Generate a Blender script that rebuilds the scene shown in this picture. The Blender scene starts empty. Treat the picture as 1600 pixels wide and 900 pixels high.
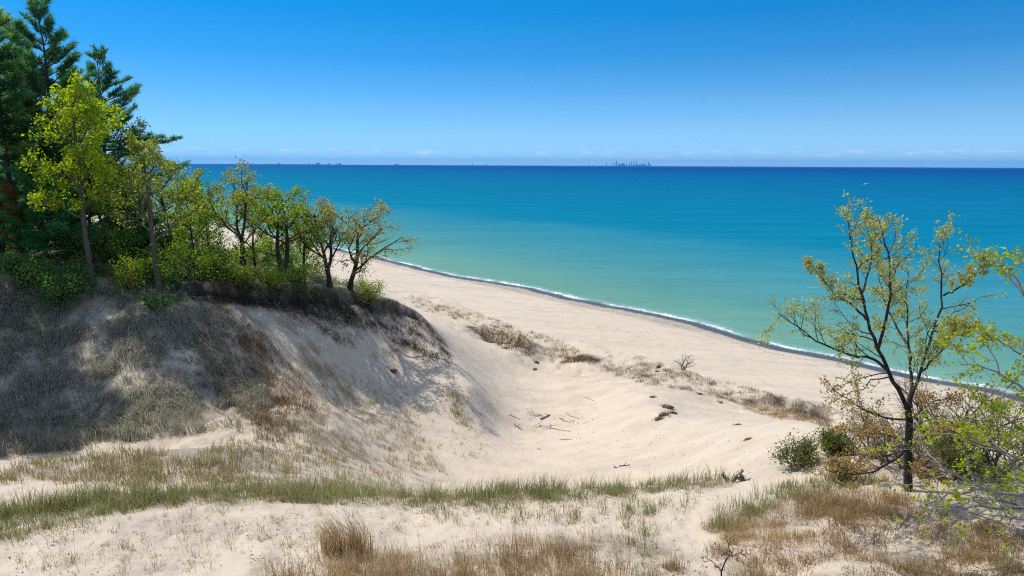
import bpy, math, random
import numpy as np
from mathutils import Matrix, Vector

S = bpy.context.scene
C = S.collection
rad = math.radians

SKY_K, SKY_SAT, SKY_HUE, SKY_STR = 2.6, 1.9, .493, .125
EXPO = 0.5
HAZE_D = 1.9e-5
CLOUD_COL = (6.2, 6.2, 6.6)
HORIZON = (3.8, 5.2, 5.9)
WATER = [(.0, (.12, .25, .19)), (.294, (.095, .235, .19)), (.461, (.036, .19, .22)), (.515, (.018, .17, .23)), (.55, (.001, .145, .225)), (.678, (.0005, .118, .215)), (.81, (.0002, .085, .20)), (.90, (.0001, .055, .175)), (.97, (.0001, .035, .15))]
# ------------------------------------------------------------------ camera
FOC = 1066.0
CAMZ = 30.0
pit = math.atan(192 / FOC); rol = 0.0044
F_ = np.array([0, math.cos(pit), -math.sin(pit)])
U0 = np.array([0, math.sin(pit), math.cos(pit)])
R0 = np.array([1.0, 0, 0])
R_ = math.cos(rol) * R0 + math.sin(rol) * U0
U_ = -math.sin(rol) * R0 + math.cos(rol) * U0
cd = bpy.data.cameras.new('camera'); cam = bpy.data.objects.new('camera', cd); C.objects.link(cam)
cd.sensor_width = 36; cd.lens = 36 * FOC / 1600
cd.clip_start = 0.5; cd.clip_end = 200000
M = Matrix(((R_[0], U_[0], -F_[0], 0), (R_[1], U_[1], -F_[1], 0), (R_[2], U_[2], -F_[2], CAMZ), (0, 0, 0, 1)))
cam.matrix_world = M
S.camera = cam

def ray(px, py):
    px = np.asarray(px, float); py = np.asarray(py, float)
    return F_ * FOC + (px - 800)[..., None] * R_ - (py - 450)[..., None] * U_
def pt(px, py, Y):
    """world point seen at photo position px,py at distance Y north of the viewpoint"""
    d = ray(px, py); k = np.asarray(Y, float) / d[..., 1]
    p = d * k[..., None]; p[..., 2] += CAMZ
    return p
def proj(x, y, z):
    P = np.stack([x, y, z - CAMZ], -1)
    w = P @ F_
    w = np.where(w < .1, .1, w)
    return 800 + FOC * (P @ R_) / w, 450 - FOC * (P @ U_) / w

# ------------------------------------------------------------------ noise
def _hash(ix, iy, s):
    v = np.sin(ix * 127.1 + iy * 311.7 + s * 74.7) * 43758.5453
    return v - np.floor(v)
def vnoise(x, y, s=0):
    ix = np.floor(x); iy = np.floor(y); fx = x - ix; fy = y - iy
    fx = fx * fx * (3 - 2 * fx); fy = fy * fy * (3 - 2 * fy)
    a = _hash(ix, iy, s); b = _hash(ix + 1, iy, s); c = _hash(ix, iy + 1, s); d = _hash(ix + 1, iy + 1, s)
    return (a + (b - a) * fx) * (1 - fy) + (c + (d - c) * fx) * fy
def fbm(x, y, s=0, o=4):
    t = 0; a = .5
    for i in range(o):
        t = t + a * (vnoise(x, y, s + i) - .5); x = x * 2.03 + 5.1; y = y * 2.03 + 9.7; a *= .5
    return t * 2
def sstep(a, b, x):
    t = np.clip((x - a) / (b - a), 0, 1); return t * t * (3 - 2 * t)

# ------------------------------------------------------------------ terrain
NX, NY = 134 / 176., 114 / 176.
def shore_d(x, y):                       # metres lakeward of the waterline
    return (x + 46) * NX + (y - 224) * NY
VIS = [(-150,900,13.2),(0,900,13.8),(400,900,14),(800,900,14.2),(1200,900,14.2),(1600,900,13.5),(1750,900,13),
 (0,850,15.2),(300,830,16.3),(700,810,17.8),(1000,800,18.2),(-150,820,16),
 (0,815,16.4),(150,790,17.6),(300,778,18.6),(450,778,19.2),(600,781,19.3),(750,779,19.5),(900,766,20.2),(1050,757,20.8),(1150,750,21.3),
 (200,715,23.5),(100,735,22),(300,700,25.5),(400,690,29.5),(430,660,36),(430,640,40),(500,720,31),(500,690,36),(500,650,42),
 (600,740,38),(600,700,45),(600,650,50),(100,760,19.5),(0,760,18.5),(0,740,20.5),(0,720,23),(-150,730,22),
 (100,690,35.2),(100,640,37.5),(100,600,39.2),(100,560,41),(100,520,42.9),(100,480,45),(100,445,47),
 (0,690,34),(0,600,38),(0,520,41.8),(0,460,45),(0,430,46.5),(-200,690,32),(-200,560,37),(-200,430,44),
 (250,670,36.5),(250,600,40.5),(250,520,44),(250,450,48),(330,655,38.5),(330,600,42),(330,520,46),(330,460,50.5),
 (400,640,40.5),(400,600,44.3),(400,520,49),(400,458,54),(480,600,48.5),(480,530,54),(480,462,59),(550,640,51),(550,600,53.6),(550,520,59.3),(550,468,64),
 (620,482,68.5),(620,540,63),(620,600,58),(650,495,70),(700,560,63),(745,600,58.5),(720,620,57),(720,700,49.5),(660,640,55),(660,700,48.5),(660,740,43),
 (800,735,47),(800,690,54.5),(800,640,62.5),(770,655,58.5),(765,610,64),(800,590,73),(850,570,77.5),(760,535,87),(700,510,89),(680,490,96),(660,470,105),(720,492,98),
 (900,700,51.5),(900,640,62.3),(900,590,73.2),(960,640,59.5),(960,700,49),(1040,645,53.6),(1000,618,59.4),(970,597,66.2),(1040,700,46),(1040,740,39),(1120,700,40),(1100,660,54.2),(1130,650,51.5),
 (1200,700,31.5),(1200,660,41),(1270,680,30),(1280,660,40),(900,740,42),
 (740,512,91),(830,548,79),(920,563,76),(940,575,74),(1040,583,72),(1100,605,67),(1165,630,63),(1290,662,56),
 (1230,725,21.5),(1300,715,21.5),(1418,768,18.5),(1600,760,17),(1250,800,18),(1400,830,16.2),(1600,830,15.5),(1100,830,17),(1120,780,19),(1300,690,25)]
HID = [(-4,28,-15),(-17,29.5,-14),(-24,29,-14),(-12,32,-14.5),(4,28,-15.2),(9,30,-14.8),(2,36,-18.3),
 (12,30,-14),(18,28,-12.5),(22,40,-18),(30,45,-19.5),(35,32,-15),(40,50,-22),(14,25,-10.6),
 (-38,70,-8.8),(-50,60,-8),(-60,80,-8.5),(-80,60,-8),(-45,85,-9.5),(-30,72,-10.5),(-22,76,-13),(-60,105,-10),(-90,120,-12),
 (-60,140,-17),(-35,111,-17),(-20,93,-18.8),(-60,160,-22),(-35,131,-22),(-90,183,-22),(-120,170,-14),(-120,60,-8),(-120,100,-9),
 (45,37,-22),(40,26,-14),(60,20,-21),(60,5,-15),(30,10,-8.3),(-30,10,-8.8),(0,5,-8.8),(0,-20,-9),(-40,25,-11.5),(-60,35,-10),(60,-20,-9),(-60,-20,-9),
 (90,-20,-22),(90,20,-22),(0,9,-8.9),(20,8,-8.6),(-50,42,-10)]
cps = [tuple(pt(a, b, Y)) for a, b, Y in VIS] + [(x, y, z + CAMZ) for x, y, z in HID]
cps = np.array(cps)
MC = 1.6
def _phi(x, y):
    dx = x[:, None] - cps[None, :, 0]; dy = y[:, None] - cps[None, :, 1]
    return -np.sqrt(dx * dx + dy * dy + MC * MC)
_A = _phi(cps[:, 0], cps[:, 1]) + np.eye(len(cps)) * .35
_n = len(cps)
_P = np.concatenate([np.ones((_n, 1)), cps[:, :2]], 1)
_K = np.block([[_A, _P], [_P.T, np.zeros((3, 3))]])
_w = np.linalg.solve(_K, np.concatenate([cps[:, 2], np.zeros(3)]))
def rbf(x, y):
    out = np.empty(len(x))
    for i in range(0, len(x), 60000):
        xs, ys = x[i:i + 60000], y[i:i + 60000]
        out[i:i + 60000] = _phi(xs, ys) @ _w[:_n] + _w[_n] + _w[_n + 1] * xs + _w[_n + 2] * ys
    return out

def seg_dist(x, y, poly, ends=False):
    """distance to an open polyline, signed side (>0 left of travel), parameter"""
    best = np.full(x.shape, 1e9); side = np.zeros(x.shape); arc = np.zeros(x.shape); run = 0.
    for (ax, ay), (bx, by) in zip(poly[:-1], poly[1:]):
        ux, uy = bx - ax, by - ay; L2 = ux * ux + uy * uy
        t = np.clip(((x - ax) * ux + (y - ay) * uy) / L2, 0, 1)
        dx = x - ax - t * ux; dy = y - ay - t * uy; d = np.hypot(dx, dy)
        s = np.sign(ux * (y - ay) - uy * (x - ax))
        m = d < best; best = np.where(m, d, best); side = np.where(m, s, side); arc = np.where(m, run + t * math.sqrt(L2), arc); run += math.sqrt(L2)
    return (best, side, sstep(0, 4, arc) * sstep(0, 3.5, run - arc)) if ends else (best, side)
def wl(pts): return [tuple(pt(a, b, Y)[:2]) for a, b, Y in pts]
LIP = wl([(250,450,48),(330,458,50.5),(400,456,54),(480,461,59),(550,467,64),(620,481,68.5),(650,492,70),(690,520,69)])
BANKS = [(wl([(735,510,91),(770,525,86),(830,549,79)]), 1.5), (wl([(880,560,77.5),(932,562,75.5)]), 1.0),
         (wl([(940,577,74),(965,585,72),(1010,600,69)]), .45), (wl([(1160,630,63.2),(1220,644,60),(1292,664,56)]), .9)]

def wline(s):                             # the waterline wanders
    return 5.0 * fbm(s / 38, s * 0, 5, 2) + 2.2 * fbm(s / 11, s * 0 + 3.3, 6, 2)
def height_raw(x, y):
    x = np.asarray(x, float); y = np.asarray(y, float)
    d = shore_d(x, y)
    sa = (y - 224) * NX - (x + 46) * NY
    d = d + sstep(-16, -3, d) * wline(sa)
    zb = 0.0 - (d + 1) * .075
    zb = np.where(d > -1, -(d + 1) * .09, zb)
    zb = zb + .12 * fbm(x / 9, y / 9, 3) * sstep(-3, -10, d)
    m = sstep(-51, -42, d)
    z = np.where(m < 1, rbf(x, y), 0)
    # eroded lip of the wooded hill
    dd, sd, fe = seg_dist(x, y, LIP, True)
    w = dd * sd + .9 * fbm(x / 2.2, y / 2.2, 11)
    amp = .8 * fe
    z = z + amp * np.where(w > 0, np.exp(-np.abs(w) / 3.5) * sstep(0, .35, w), -.35 * np.exp(-np.abs(w) / 1.5) * sstep(0, .4, -w))
    for pl, a in BANKS:
        dd, sd, fe = seg_dist(x, y, pl, True)
        w = dd * sd + .7 * fbm(x / 1.5, y / 1.5, 17)
        z = z + a * sstep(0, .6, fe) * np.where(w > 0, np.exp(-np.abs(w) / 2.2) * sstep(0, .4, w), 0)
    # hummocks of the foredune
    fd = np.exp(-((d + 49) / 7.0) ** 2)
    z = z + .95 * np.exp(-((d + 49.5) / 2.8) ** 2) * sstep(-30, -20, x) + fd * (.8 * fbm(x / 4.5, y / 4.5, 21) + .25 * fbm(x / 1.3, y / 1.3, 22))
    near = sstep(30, 22, y)
    z = z + near * (.26 * fbm(x / 2.6, y / 2.6, 31) + .10 * fbm(x / .55, y / .55, 32, 3))
    hill = sstep(-6, -14, x) * sstep(28, 36, y) * sstep(-60, -75, d)
    z = z + hill * (.55 * fbm(x / 3.1, y / 3.1, 41) + .2 * fbm(x / .8, y / .8, 42, 3))
    z = z + (1 - near) * (1 - hill) * (.14 * fbm(x / 3.5, y / 3.5, 51) + .05 * fbm(x / .7, y / .7, 52, 3))
    return z * (1 - m) + zb * m

AZ = np.unique(np.concatenate([np.linspace(-100, -44, 60), np.linspace(-44, 44, 1000), np.linspace(44, 100, 60)]))
LR = np.concatenate([np.linspace(math.log(2.5), math.log(11), 40, endpoint=False), np.linspace(math.log(11), math.log(125), 640, endpoint=False), np.linspace(math.log(125), math.log(420), 110)])
AA, RR = np.meshgrid(np.radians(AZ), np.exp(LR))
TX = (RR * np.sin(AA)).ravel(); TY = (RR * np.cos(AA)).ravel()
TZ = height_raw(TX, TY)
_G = TZ.reshape(len(LR), len(AZ))
def H(x, y):
    x = np.asarray(x, float); y = np.asarray(y, float)
    r = np.clip(np.hypot(x, y), 2.6, 415)
    i = np.interp(np.log(r), LR, np.arange(len(LR))); j = np.interp(np.degrees(np.arctan2(x, y)), AZ, np.arange(len(AZ)))
    i0 = np.clip(np.floor(i).astype(int), 0, len(LR) - 2); j0 = np.clip(np.floor(j).astype(int), 0, len(AZ) - 2)
    a = i - i0; b = j - j0
    return (_G[i0, j0] * (1 - b) + _G[i0, j0 + 1] * b) * (1 - a) + (_G[i0 + 1, j0] * (1 - b) + _G[i0 + 1, j0 + 1] * b) * a
_YS = np.exp(np.linspace(math.log(6), math.log(330), 900))
def hit(px, py):
    """first ground point along the line of sight, vectorised"""
    px = np.atleast_1d(np.asarray(px, float)); py = np.atleast_1d(np.asarray(py, float))
    out = np.empty((len(px), 3))
    for i in range(0, len(px), 3000):
        d = ray(px[i:i + 3000], py[i:i + 3000]); d = d / d[:, 1:2]
        X = d[:, 0:1] * _YS; Z = CAMZ + d[:, 2:3] * _YS; Yb = np.broadcast_to(_YS, X.shape)
        below = Z < H(X, Yb)
        k = np.clip(np.argmax(below, 1), 1, len(_YS) - 1)
        g = np.arange(len(k))
        f1 = (Z - H(X, Yb))[g, k - 1]; f2 = (Z - H(X, Yb))[g, k]
        t = np.clip(f1 / (f1 - f2 + 1e-9), 0, 1)
        Yh = _YS[k - 1] + t * (_YS[k] - _YS[k - 1])
        out[i:i + 3000, 0] = d[:, 0] * Yh; out[i:i + 3000, 1] = Yh; out[i:i + 3000, 2] = H(d[:, 0] * Yh, Yh)
    return out

def in_poly(px, py, poly):
    c = np.zeros(px.shape, bool); n = len(poly); j = n - 1
    for i in range(n):
        xi, yi = poly[i]; xj, yj = poly[j]
        if yi != yj:
            c ^= ((yi > py) != (yj > py)) & (px < (xj - xi) * (py - yi) / (yj - yi) + xi)
        j = i
    return c
def soft_poly(px, py, poly, f):
    c = in_poly(px, py, poly)
    d, _ = seg_dist(px, py, list(poly) + [poly[0]])
    return sstep(-f, f, np.where(c, d, -d))

# ------------------------------------------------------------------ mesh + material helpers
def mk(name, V, quads=None, tris=None, mat=None, parent=None, col=None, smooth=False, link=True):
    me = bpy.data.meshes.new(name)
    V = np.asarray(V, np.float32)
    nq = 0 if quads is None else len(quads); nt = 0 if tris is None else len(tris)
    idx = np.concatenate([np.asarray(q, np.int32).ravel() for q in (quads, tris) if q is not None and len(q)])
    tot = np.concatenate([np.full(nq, 4, np.int32), np.full(nt, 3, np.int32)])
    me.vertices.add(len(V)); me.vertices.foreach_set('co', V.ravel())
    me.loops.add(len(idx)); me.loops.foreach_set('vertex_index', idx)
    me.polygons.add(nq + nt)
    me.polygons.foreach_set('loop_start', (np.cumsum(tot) - tot).astype(np.int32))
    me.polygons.foreach_set('loop_total', tot)
    me.polygons.foreach_set('use_smooth', np.full(nq + nt, smooth))
    if col is not None:
        at = me.attributes.new('Col', 'FLOAT_COLOR', 'POINT')
        c4 = np.ones((len(V), 4), np.float32); c4[:, :3] = col; at.data.foreach_set('color', c4.ravel())
    me.update(calc_edges=True); me.validate()
    if mat: me.materials.append(mat)
    o = bpy.data.objects.new(name, me); C.objects.link(o)
    if parent: o.parent = parent
    return o
def tag(o, label=None, cat=None, group=None, kind=None):
    if label: o['label'] = label
    if cat: o['category'] = cat
    if group: o['group'] = group
    if kind: o['kind'] = kind
    return o
def empty(name, loc, label, cat, group=None):
    o = bpy.data.objects.new(name, None); C.objects.link(o); o.location = [float(v) for v in loc]; o.empty_display_size = .3
    return tag(o, label, cat, group)

class NT:
    def __init__(s, name):
        s.m = bpy.data.materials.new(name); s.m.use_nodes = True; s.t = s.m.node_tree; s.t.nodes.clear()
        s.out = s.n('ShaderNodeOutputMaterial')
    def n(s, ty, **kw):
        nd = s.t.nodes.new(ty)
        for k, v in kw.items():
            if k.startswith('i_'):
                key = k[2:]; key = int(key) if key.isdigit() else key.replace('_', ' ')
                nd.inputs[key].default_value = v
            else: setattr(nd, k, v)
        return nd
    def l(s, a, b): s.t.links.new(a, b)
    def noise(s, vec, scale, detail=4, rough=.55):
        n = s.n('ShaderNodeTexNoise', i_Scale=scale, i_Detail=detail, i_Roughness=rough)
        if vec: s.l(vec, n.inputs['Vector'])
        return n.outputs['Fac']
    def ramp(s, fac, stops, interp='LINEAR'):
        r = s.n('ShaderNodeValToRGB'); cr = r.color_ramp; cr.interpolation = interp
        while len(cr.elements) < len(stops): cr.elements.new(.5)
        for e, (p, c) in zip(cr.elements, stops):
            e.position = p; e.color = (c[0], c[1], c[2], 1) if hasattr(c, '__len__') else (c, c, c, 1)
        s.l(fac, r.inputs['Fac']); return r.outputs['Color']
    def math(s, op, a, b=None, clamp=False):
        m = s.n('ShaderNodeMath', operation=op, use_clamp=clamp)
        for i, v in enumerate((a, b)):
            if v is None: continue
            if isinstance(v, (int, float)): m.inputs[i].default_value = v
            else: s.l(v, m.inputs[i])
        return m.outputs[0]
    def mix(s, f, a, b):
        m = s.n('ShaderNodeMix', data_type='RGBA')
        for i, v in ((0, f), (6, a), (7, b)):
            if isinstance(v, (int, float)): m.inputs[i].default_value = v
            elif isinstance(v, tuple): m.inputs[i].default_value = (*v, 1)
            else: s.l(v, m.inputs[i])
        return m.outputs[2]
    def bump(s, h, strength, dist):
        b = s.n('ShaderNodeBump', i_Strength=strength, i_Distance=dist); s.l(h, b.inputs['Height']); return b.outputs[0]

def mat_simple(name, col, rough=.6, var=.25, scale=6, metallic=0, spec=.3):
    t = NT(name); tc = t.n('ShaderNodeTexCoord')
    n = t.noise(tc.outputs['Object'], scale, 5)
    c = t.ramp(n, [(.3, tuple(v * (1 - var) for v in col)), (.7, tuple(min(1, v * (1 + var)) for v in col))])
    b = t.n('ShaderNodeBsdfPrincipled', i_Roughness=rough, i_Metallic=metallic); b.inputs['Specular IOR Level'].default_value = spec
    t.l(c, b.inputs['Base Color']); t.l(t.bump(n, .3, .02), b.inputs['Normal']); t.l(b.outputs[0], t.out.inputs[0]); return t.m

def mat_foliage(name, trans=.4, rough=.55, spec=.25):
    t = NT(name); a = t.n('ShaderNodeAttribute', attribute_name='Col')
    b = t.n('ShaderNodeBsdfPrincipled', i_Roughness=rough); b.inputs['Specular IOR Level'].default_value = spec
    tr = t.n('ShaderNodeBsdfTranslucent')
    hs = t.n('ShaderNodeHueSaturation', i_Saturation=1.1, i_Value=1.5); t.l(a.outputs['Color'], hs.inputs['Color'])
    t.l(a.outputs['Color'], b.inputs['Base Color']); t.l(hs.outputs[0], tr.inputs['Color'])
    m = t.n('ShaderNodeMixShader', i_Fac=trans); t.l(b.outputs[0], m.inputs[1]); t.l(tr.outputs[0], m.inputs[2])
    t.l(m.outputs[0], t.out.inputs[0]); return t.m

def mat_bark(name, c1, c2, scale=1):
    t = NT(name); tc = t.n('ShaderNodeTexCoord'); mp = t.n('ShaderNodeMapping'); mp.inputs['Scale'].default_value = (9 * scale, 9 * scale, 1.6 * scale)
    t.l(tc.outputs['Object'], mp.inputs[0])
    n = t.noise(mp.outputs[0], 1.0, 6, .65); n2 = t.noise(tc.outputs['Object'], 1.3, 3)
    c = t.mix(n2, t.ramp(n, [(.3, c1), (.7, c2)]), t.ramp(n, [(.35, tuple(v * .8 for v in c1)), (.75, tuple(v * 1.15 for v in c2))]))
    b = t.n('ShaderNodeBsdfPrincipled', i_Roughness=.9); b.inputs['Specular IOR Level'].default_value = .15
    t.l(c, b.inputs['Base Color']); t.l(t.bump(n, .8, .03), b.inputs['Normal']); t.l(b.outputs[0], t.out.inputs[0]); return t.m
# ------------------------------------------------------------------ world, sun, haze
SUN_EL, SUN_AZ = rad(59), rad(-60)        # azimuth from +Y towards +X
sv = Vector((math.cos(SUN_EL) * math.sin(SUN_AZ), math.cos(SUN_EL) * math.cos(SUN_AZ), math.sin(SUN_EL)))
ld = bpy.data.lights.new('sun', 'SUN'); ld.energy = 3.3; ld.angle = rad(.53); ld.color = (1, .955, .88)
sun = bpy.data.objects.new('sun', ld); C.objects.link(sun); sun.rotation_euler = sv.to_track_quat('Z', 'Y').to_euler(); sun.location = (-40, 40, 120)
wd = bpy.data.worlds.new('World'); S.world = wd; wd.use_nodes = True
t = NT.__new__(NT); t.t = wd.node_tree; t.t.nodes.clear(); t.out = t.n('ShaderNodeOutputWorld')
tc = t.n('ShaderNodeTexCoord')
mp = t.n('ShaderNodeVectorMath', operation='MULTIPLY'); mp.inputs[1].default_value = (1, 1, SKY_K); t.l(tc.outputs['Generated'], mp.inputs[0])
nz = t.n('ShaderNodeVectorMath', operation='NORMALIZE'); 
ofs = t.n('ShaderNodeVectorMath', operation='ADD'); ofs.inputs[1].default_value = (0, 0, .10); t.l(mp.outputs[0], ofs.inputs[0]); t.l(ofs.outputs[0], nz.inputs[0])
sk = t.n('ShaderNodeTexSky', sky_type='NISHITA', sun_disc=False, sun_elevation=SUN_EL, sun_rotation=SUN_AZ, altitude=200, air_density=1.0, dust_density=.25, ozone_density=2.5)
t.l(nz.outputs[0], sk.inputs['Vector'])
hs = t.n('ShaderNodeHueSaturation', i_Saturation=SKY_SAT, i_Value=1.0, i_Hue=SKY_HUE); t.l(sk.outputs[0], hs.inputs['Color'])
hs2 = t.n('ShaderNodeHueSaturation', i_Saturation=.8, i_Value=1.65); t.l(sk.outputs[0], hs2.inputs['Color'])  # upper sky made paler and brighter than computed, added fill for the shade
# faint fair weather cumulus far out over the lake
sx = t.n('ShaderNodeSeparateXYZ'); t.l(tc.outputs['Generated'], sx.inputs[0])
az = t.math('ARCTAN2', sx.outputs['X'], sx.outputs['Y']); el = sx.outputs['Z']
cv = t.n('ShaderNodeCombineXYZ'); t.l(t.math('MULTIPLY', az, 34.0), cv.inputs[0]); t.l(t.math('MULTIPLY', el, 190.0), cv.inputs[1])
cn = t.noise(cv.outputs[0], 1.0, 5, .6)
cn2 = t.noise(cv.outputs[0], .22, 2, .5)
band = t.ramp(el, [(.0, 0), (.009, 0), (.0155, 1), (.020, 1), (.0235, 0)])
cm = t.math('MULTIPLY', t.ramp(t.math('ADD', cn, t.math('MULTIPLY', cn2, .4)), [(.72, 0), (.86, 1)]), band)
cm = t.math('MULTIPLY', cm, .4)
hz = t.ramp(el, [(.0, .85), (.015, .68), (.035, .52), (.065, .34), (.10, .18), (.145, .065), (.20, .015), (.27, 0)])
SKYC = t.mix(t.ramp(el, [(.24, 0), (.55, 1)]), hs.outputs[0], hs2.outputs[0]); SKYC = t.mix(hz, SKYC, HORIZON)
cl = t.mix(cm, SKYC, CLOUD_COL)
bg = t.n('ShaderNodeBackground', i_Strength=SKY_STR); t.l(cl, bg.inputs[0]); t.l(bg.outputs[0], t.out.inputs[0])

S.view_settings.view_transform = 'Standard'; S.view_settings.look = 'None'; S.view_settings.gamma = 1; S.view_settings.exposure = EXPO
S.view_settings.use_curve_mapping = False
S.cycles.use_denoising = False; S.cycles.filter_width = 1.15; S.cycles.use_adaptive_sampling = True; S.cycles.adaptive_threshold = .008; S.cycles.sample_clamp_indirect = 3; S.cycles.max_bounces = 6; S.cycles.transparent_max_bounces = 6; S.cycles.volume_bounces = 0
S.cycles.caustics_reflective = False; S.cycles.caustics_refractive = False

def box_arrays(x0, x1, y0, y1, z0, z1):
    V = [(x, y, z) for z in (z0, z1) for y in (y0, y1) for x in (x0, x1)]
    Q = [(0, 2, 3, 1), (4, 5, 7, 6), (0, 1, 5, 4), (2, 6, 7, 3), (0, 4, 6, 2), (1, 3, 7, 5)]
    return V, Q
def haze():
    V, Q = box_arrays(-68000, 68000, -3000, 66000, -32, 560)
    t = NT('lake_air'); p = t.n('ShaderNodeVolumePrincipled', i_Density=HAZE_D, i_Anisotropy=.2); p.inputs['Color'].default_value = (.12, .5, 1.0, 1)
    t.l(p.outputs[0], t.out.inputs['Volume'])
    tag(mk('haze', V, Q, mat=t.m), 'pale blue haze over the far side of the lake', 'haze', kind='stuff')
if HAZE_D > 0: haze()

# ------------------------------------------------------------------ ground surface masks
PX, PY = proj(TX, TY, TZ)
SD = shore_d(TX, TY)
n1 = fbm(TX / 1.8, TY / 1.8, 61); n2 = fbm(TX / .6, TY / .6, 62); n3 = fbm(TX / 6, TY / 6, 63)
hillside = soft_poly(PX, PY, [(-600,380),(0,425),(250,440),(330,452),(330,470),(350,500),(400,560),(425,650),(400,665),(220,695),(0,718),(-600,760)], 22) * (TY > 26) * (TX < 0)
veg = hillside * np.clip(.36 + 1.3 * n1 + .7 * n2 + .7 * n3, 0, .9)
patchy = soft_poly(PX, PY, [(200,700),(430,640),(420,560),(330,460),(420,470),(520,560),(640,640),(700,745),(560,775),(0,800),(0,725)], 30) * (TX < 2)
veg = np.maximum(veg, patchy * np.clip(.16 + 1.4 * n1 + .8 * n2 + .6 * n3, 0, .75))
fdm = np.exp(-((SD + 50) / 6.5) ** 2) * (PY > 455)
veg = np.maximum(veg, fdm * np.clip(-.12 + 1.3 * n1 + .8 * n2, 0, .4))
fg = soft_poly(PX, PY, [(380,980),(400,885),(600,850),(800,838),(1000,838),(1085,870),(1100,980)], 14) * (TY < 26)
fg = np.maximum(fg, .8 * soft_poly(PX, PY, [(1100,830),(1210,765),(1420,750),(1700,760),(1700,980),(1130,980)], 15) * (TY < 26))
veg = np.maximum(veg, fg * np.clip(.25 + 1.3 * n1 + .8 * n2, 0, .8))
rdg = soft_poly(PX, PY, [(-300,830),(0,790),(150,768),(300,758),(600,768),(900,755),(1150,745),(1140,760),(900,778),(600,790),(300,788),(150,806),(0,850),(-300,900)], 8) * (TY < 26)
veg = np.maximum(veg, rdg * np.clip(.45 + 1.2 * n2, 0, .8))
# wooded top: leaf litter and low green growth
ldd, lsd = seg_dist(TX, TY, [(-140, 40)] + [tuple(pt(-200,430,44)[:2]), tuple(pt(0,432,46.5)[:2]), tuple(pt(150,443,47.5)[:2])] + LIP)
back = ldd * lsd
duff = sstep(-17, -14.5, TZ - CAMZ) * sstep(.2, 1.5, back + .8 * n1) * sstep(-60, -75, SD)
lipw = (ldd < 40) * np.exp(-np.maximum(0, np.abs(back + .35) - .5 + n2 * .5) / .75) * sstep(-36, -28, TX) * sstep(-58, -64, SD)
soil = lipw * np.clip(.9 + 1.0 * n2 + .6 * n1, 0, 1)
for pl, a in BANKS:
    bd, bs = seg_dist(TX, TY, pl); bb = bd * bs + .5 * n1
    soil = np.maximum(soil, np.clip(1.15 * np.exp(-np.abs(bb - .15) / .5) + .7 * n2, 0, 1) * (bd < 3.5) * np.clip(.7 + n1 * 1.5, 0, 1))
wob = .9 * fbm(TX / 7, TY / 7, 71, 3) + .5 * fbm(TX / 2, TY / 2, 72, 2)
wet = sstep(-4.9, -3.4, SD + .5 * wob + wline((TY - 224) * NX - (TX + 46) * NY)) + .0
damp = sstep(-9.5, -4.5, SD + wob * 1.6) * .6
wet = np.maximum(wet, damp * .55)
nr, na = len(LR), len(AZ)
ii, jj = np.meshgrid(np.arange(nr - 1), np.arange(na - 1), indexing='ij')
q = np.stack([ii * na + jj, (ii + 1) * na + jj, (ii + 1) * na + jj + 1, ii * na + jj + 1], -1).reshape(-1, 4)[:, ::-1]

t = NT('dune_sand'); tc = t.n('ShaderNodeTexCoord'); ob = tc.outputs['Object']
m1 = t.n('ShaderNodeAttribute', attribute_name='Col'); m2 = t.n('ShaderNodeAttribute', attribute_name='Wet')
sp = t.n('ShaderNodeSeparateColor'); t.l(m1.outputs['Color'], sp.inputs[0])
vegA, soilA, duffA = sp.outputs
fine = t.noise(ob, 9, 6, .7); mid = t.noise(ob, .55, 5, .6); big = t.noise(ob, .09, 3); grain = t.noise(ob, 60, 3, .8)
sand = t.ramp(mid, [(.28, (.43, .345, .25)), (.52, (.50, .41, .30)), (.75, (.55, .455, .335))])
sand = t.mix(t.math('MULTIPLY', t.ramp(big, [(.4, 0), (.65, 1)]), .4), sand, (.60, .50, .38))
sand = t.mix(t.math('MULTIPLY', t.ramp(fine, [(.25, 1), (.5, 0)]), .25), sand, (.36, .29, .215))
# scattered dark flecks of driftwood, leaf and stone
vo = t.n('ShaderNodeTexVoronoi', i_Scale=1.7); t.l(ob, vo.inputs['Vector'])
fl = t.math('MULTIPLY', t.ramp(vo.outputs['Distance'], [(.03, 1), (.07, 0)]), t.ramp(mid, [(.5, 0), (.6, 1)]))
sand = t.mix(t.math('MULTIPLY', fl, .6), sand, (.16, .12, .09))
lit = t.ramp(fine, [(.25, (.09, .072, .05)), (.5, (.21, .17, .12)), (.75, (.36, .30, .22))])
col = t.mix(vegA, sand, lit)
dl = t.mix(t.ramp(mid, [(.4, 0), (.6, 1)]), t.ramp(fine, [(.3, (.06, .05, .03)), (.7, (.16, .13, .08))]), t.ramp(fine, [(.3, (.04, .07, .015)), (.7, (.11, .16, .04))]))
col = t.mix(duffA, col, dl)
col = t.mix(soilA, col, t.ramp(fine, [(.3, (.022, .017, .013)), (.7, (.085, .065, .048))]))
# streaks along the beach left by wind and water
mpb = t.n('ShaderNodeMapping'); mpb.inputs['Rotation'].default_value = (0, 0, math.atan2(134, 114)); mpb.inputs['Scale'].default_value = (.03, .45, .3)
t.l(ob, mpb.inputs[0]); st = t.noise(mpb.outputs[0], 1, 4, .6)
col = t.mix(t.math('MULTIPLY', t.ramp(st, [(.48, 0), (.7, 1)]), .3), col, (.30, .25, .19))
wf = t.n('ShaderNodeSeparateColor'); t.l(m2.outputs['Color'], wf.inputs[0]); wetA = wf.outputs[0]
col = t.mix(wetA, col, (.065, .06, .06))
b = t.n('ShaderNodeBsdfPrincipled'); b.inputs['Specular IOR Level'].default_value = .3
t.l(col, b.inputs['Base Color'])
t.l(t.ramp(wetA, [(.4, .95), (.95, .45)]), b.inputs['Roughness'])
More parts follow.
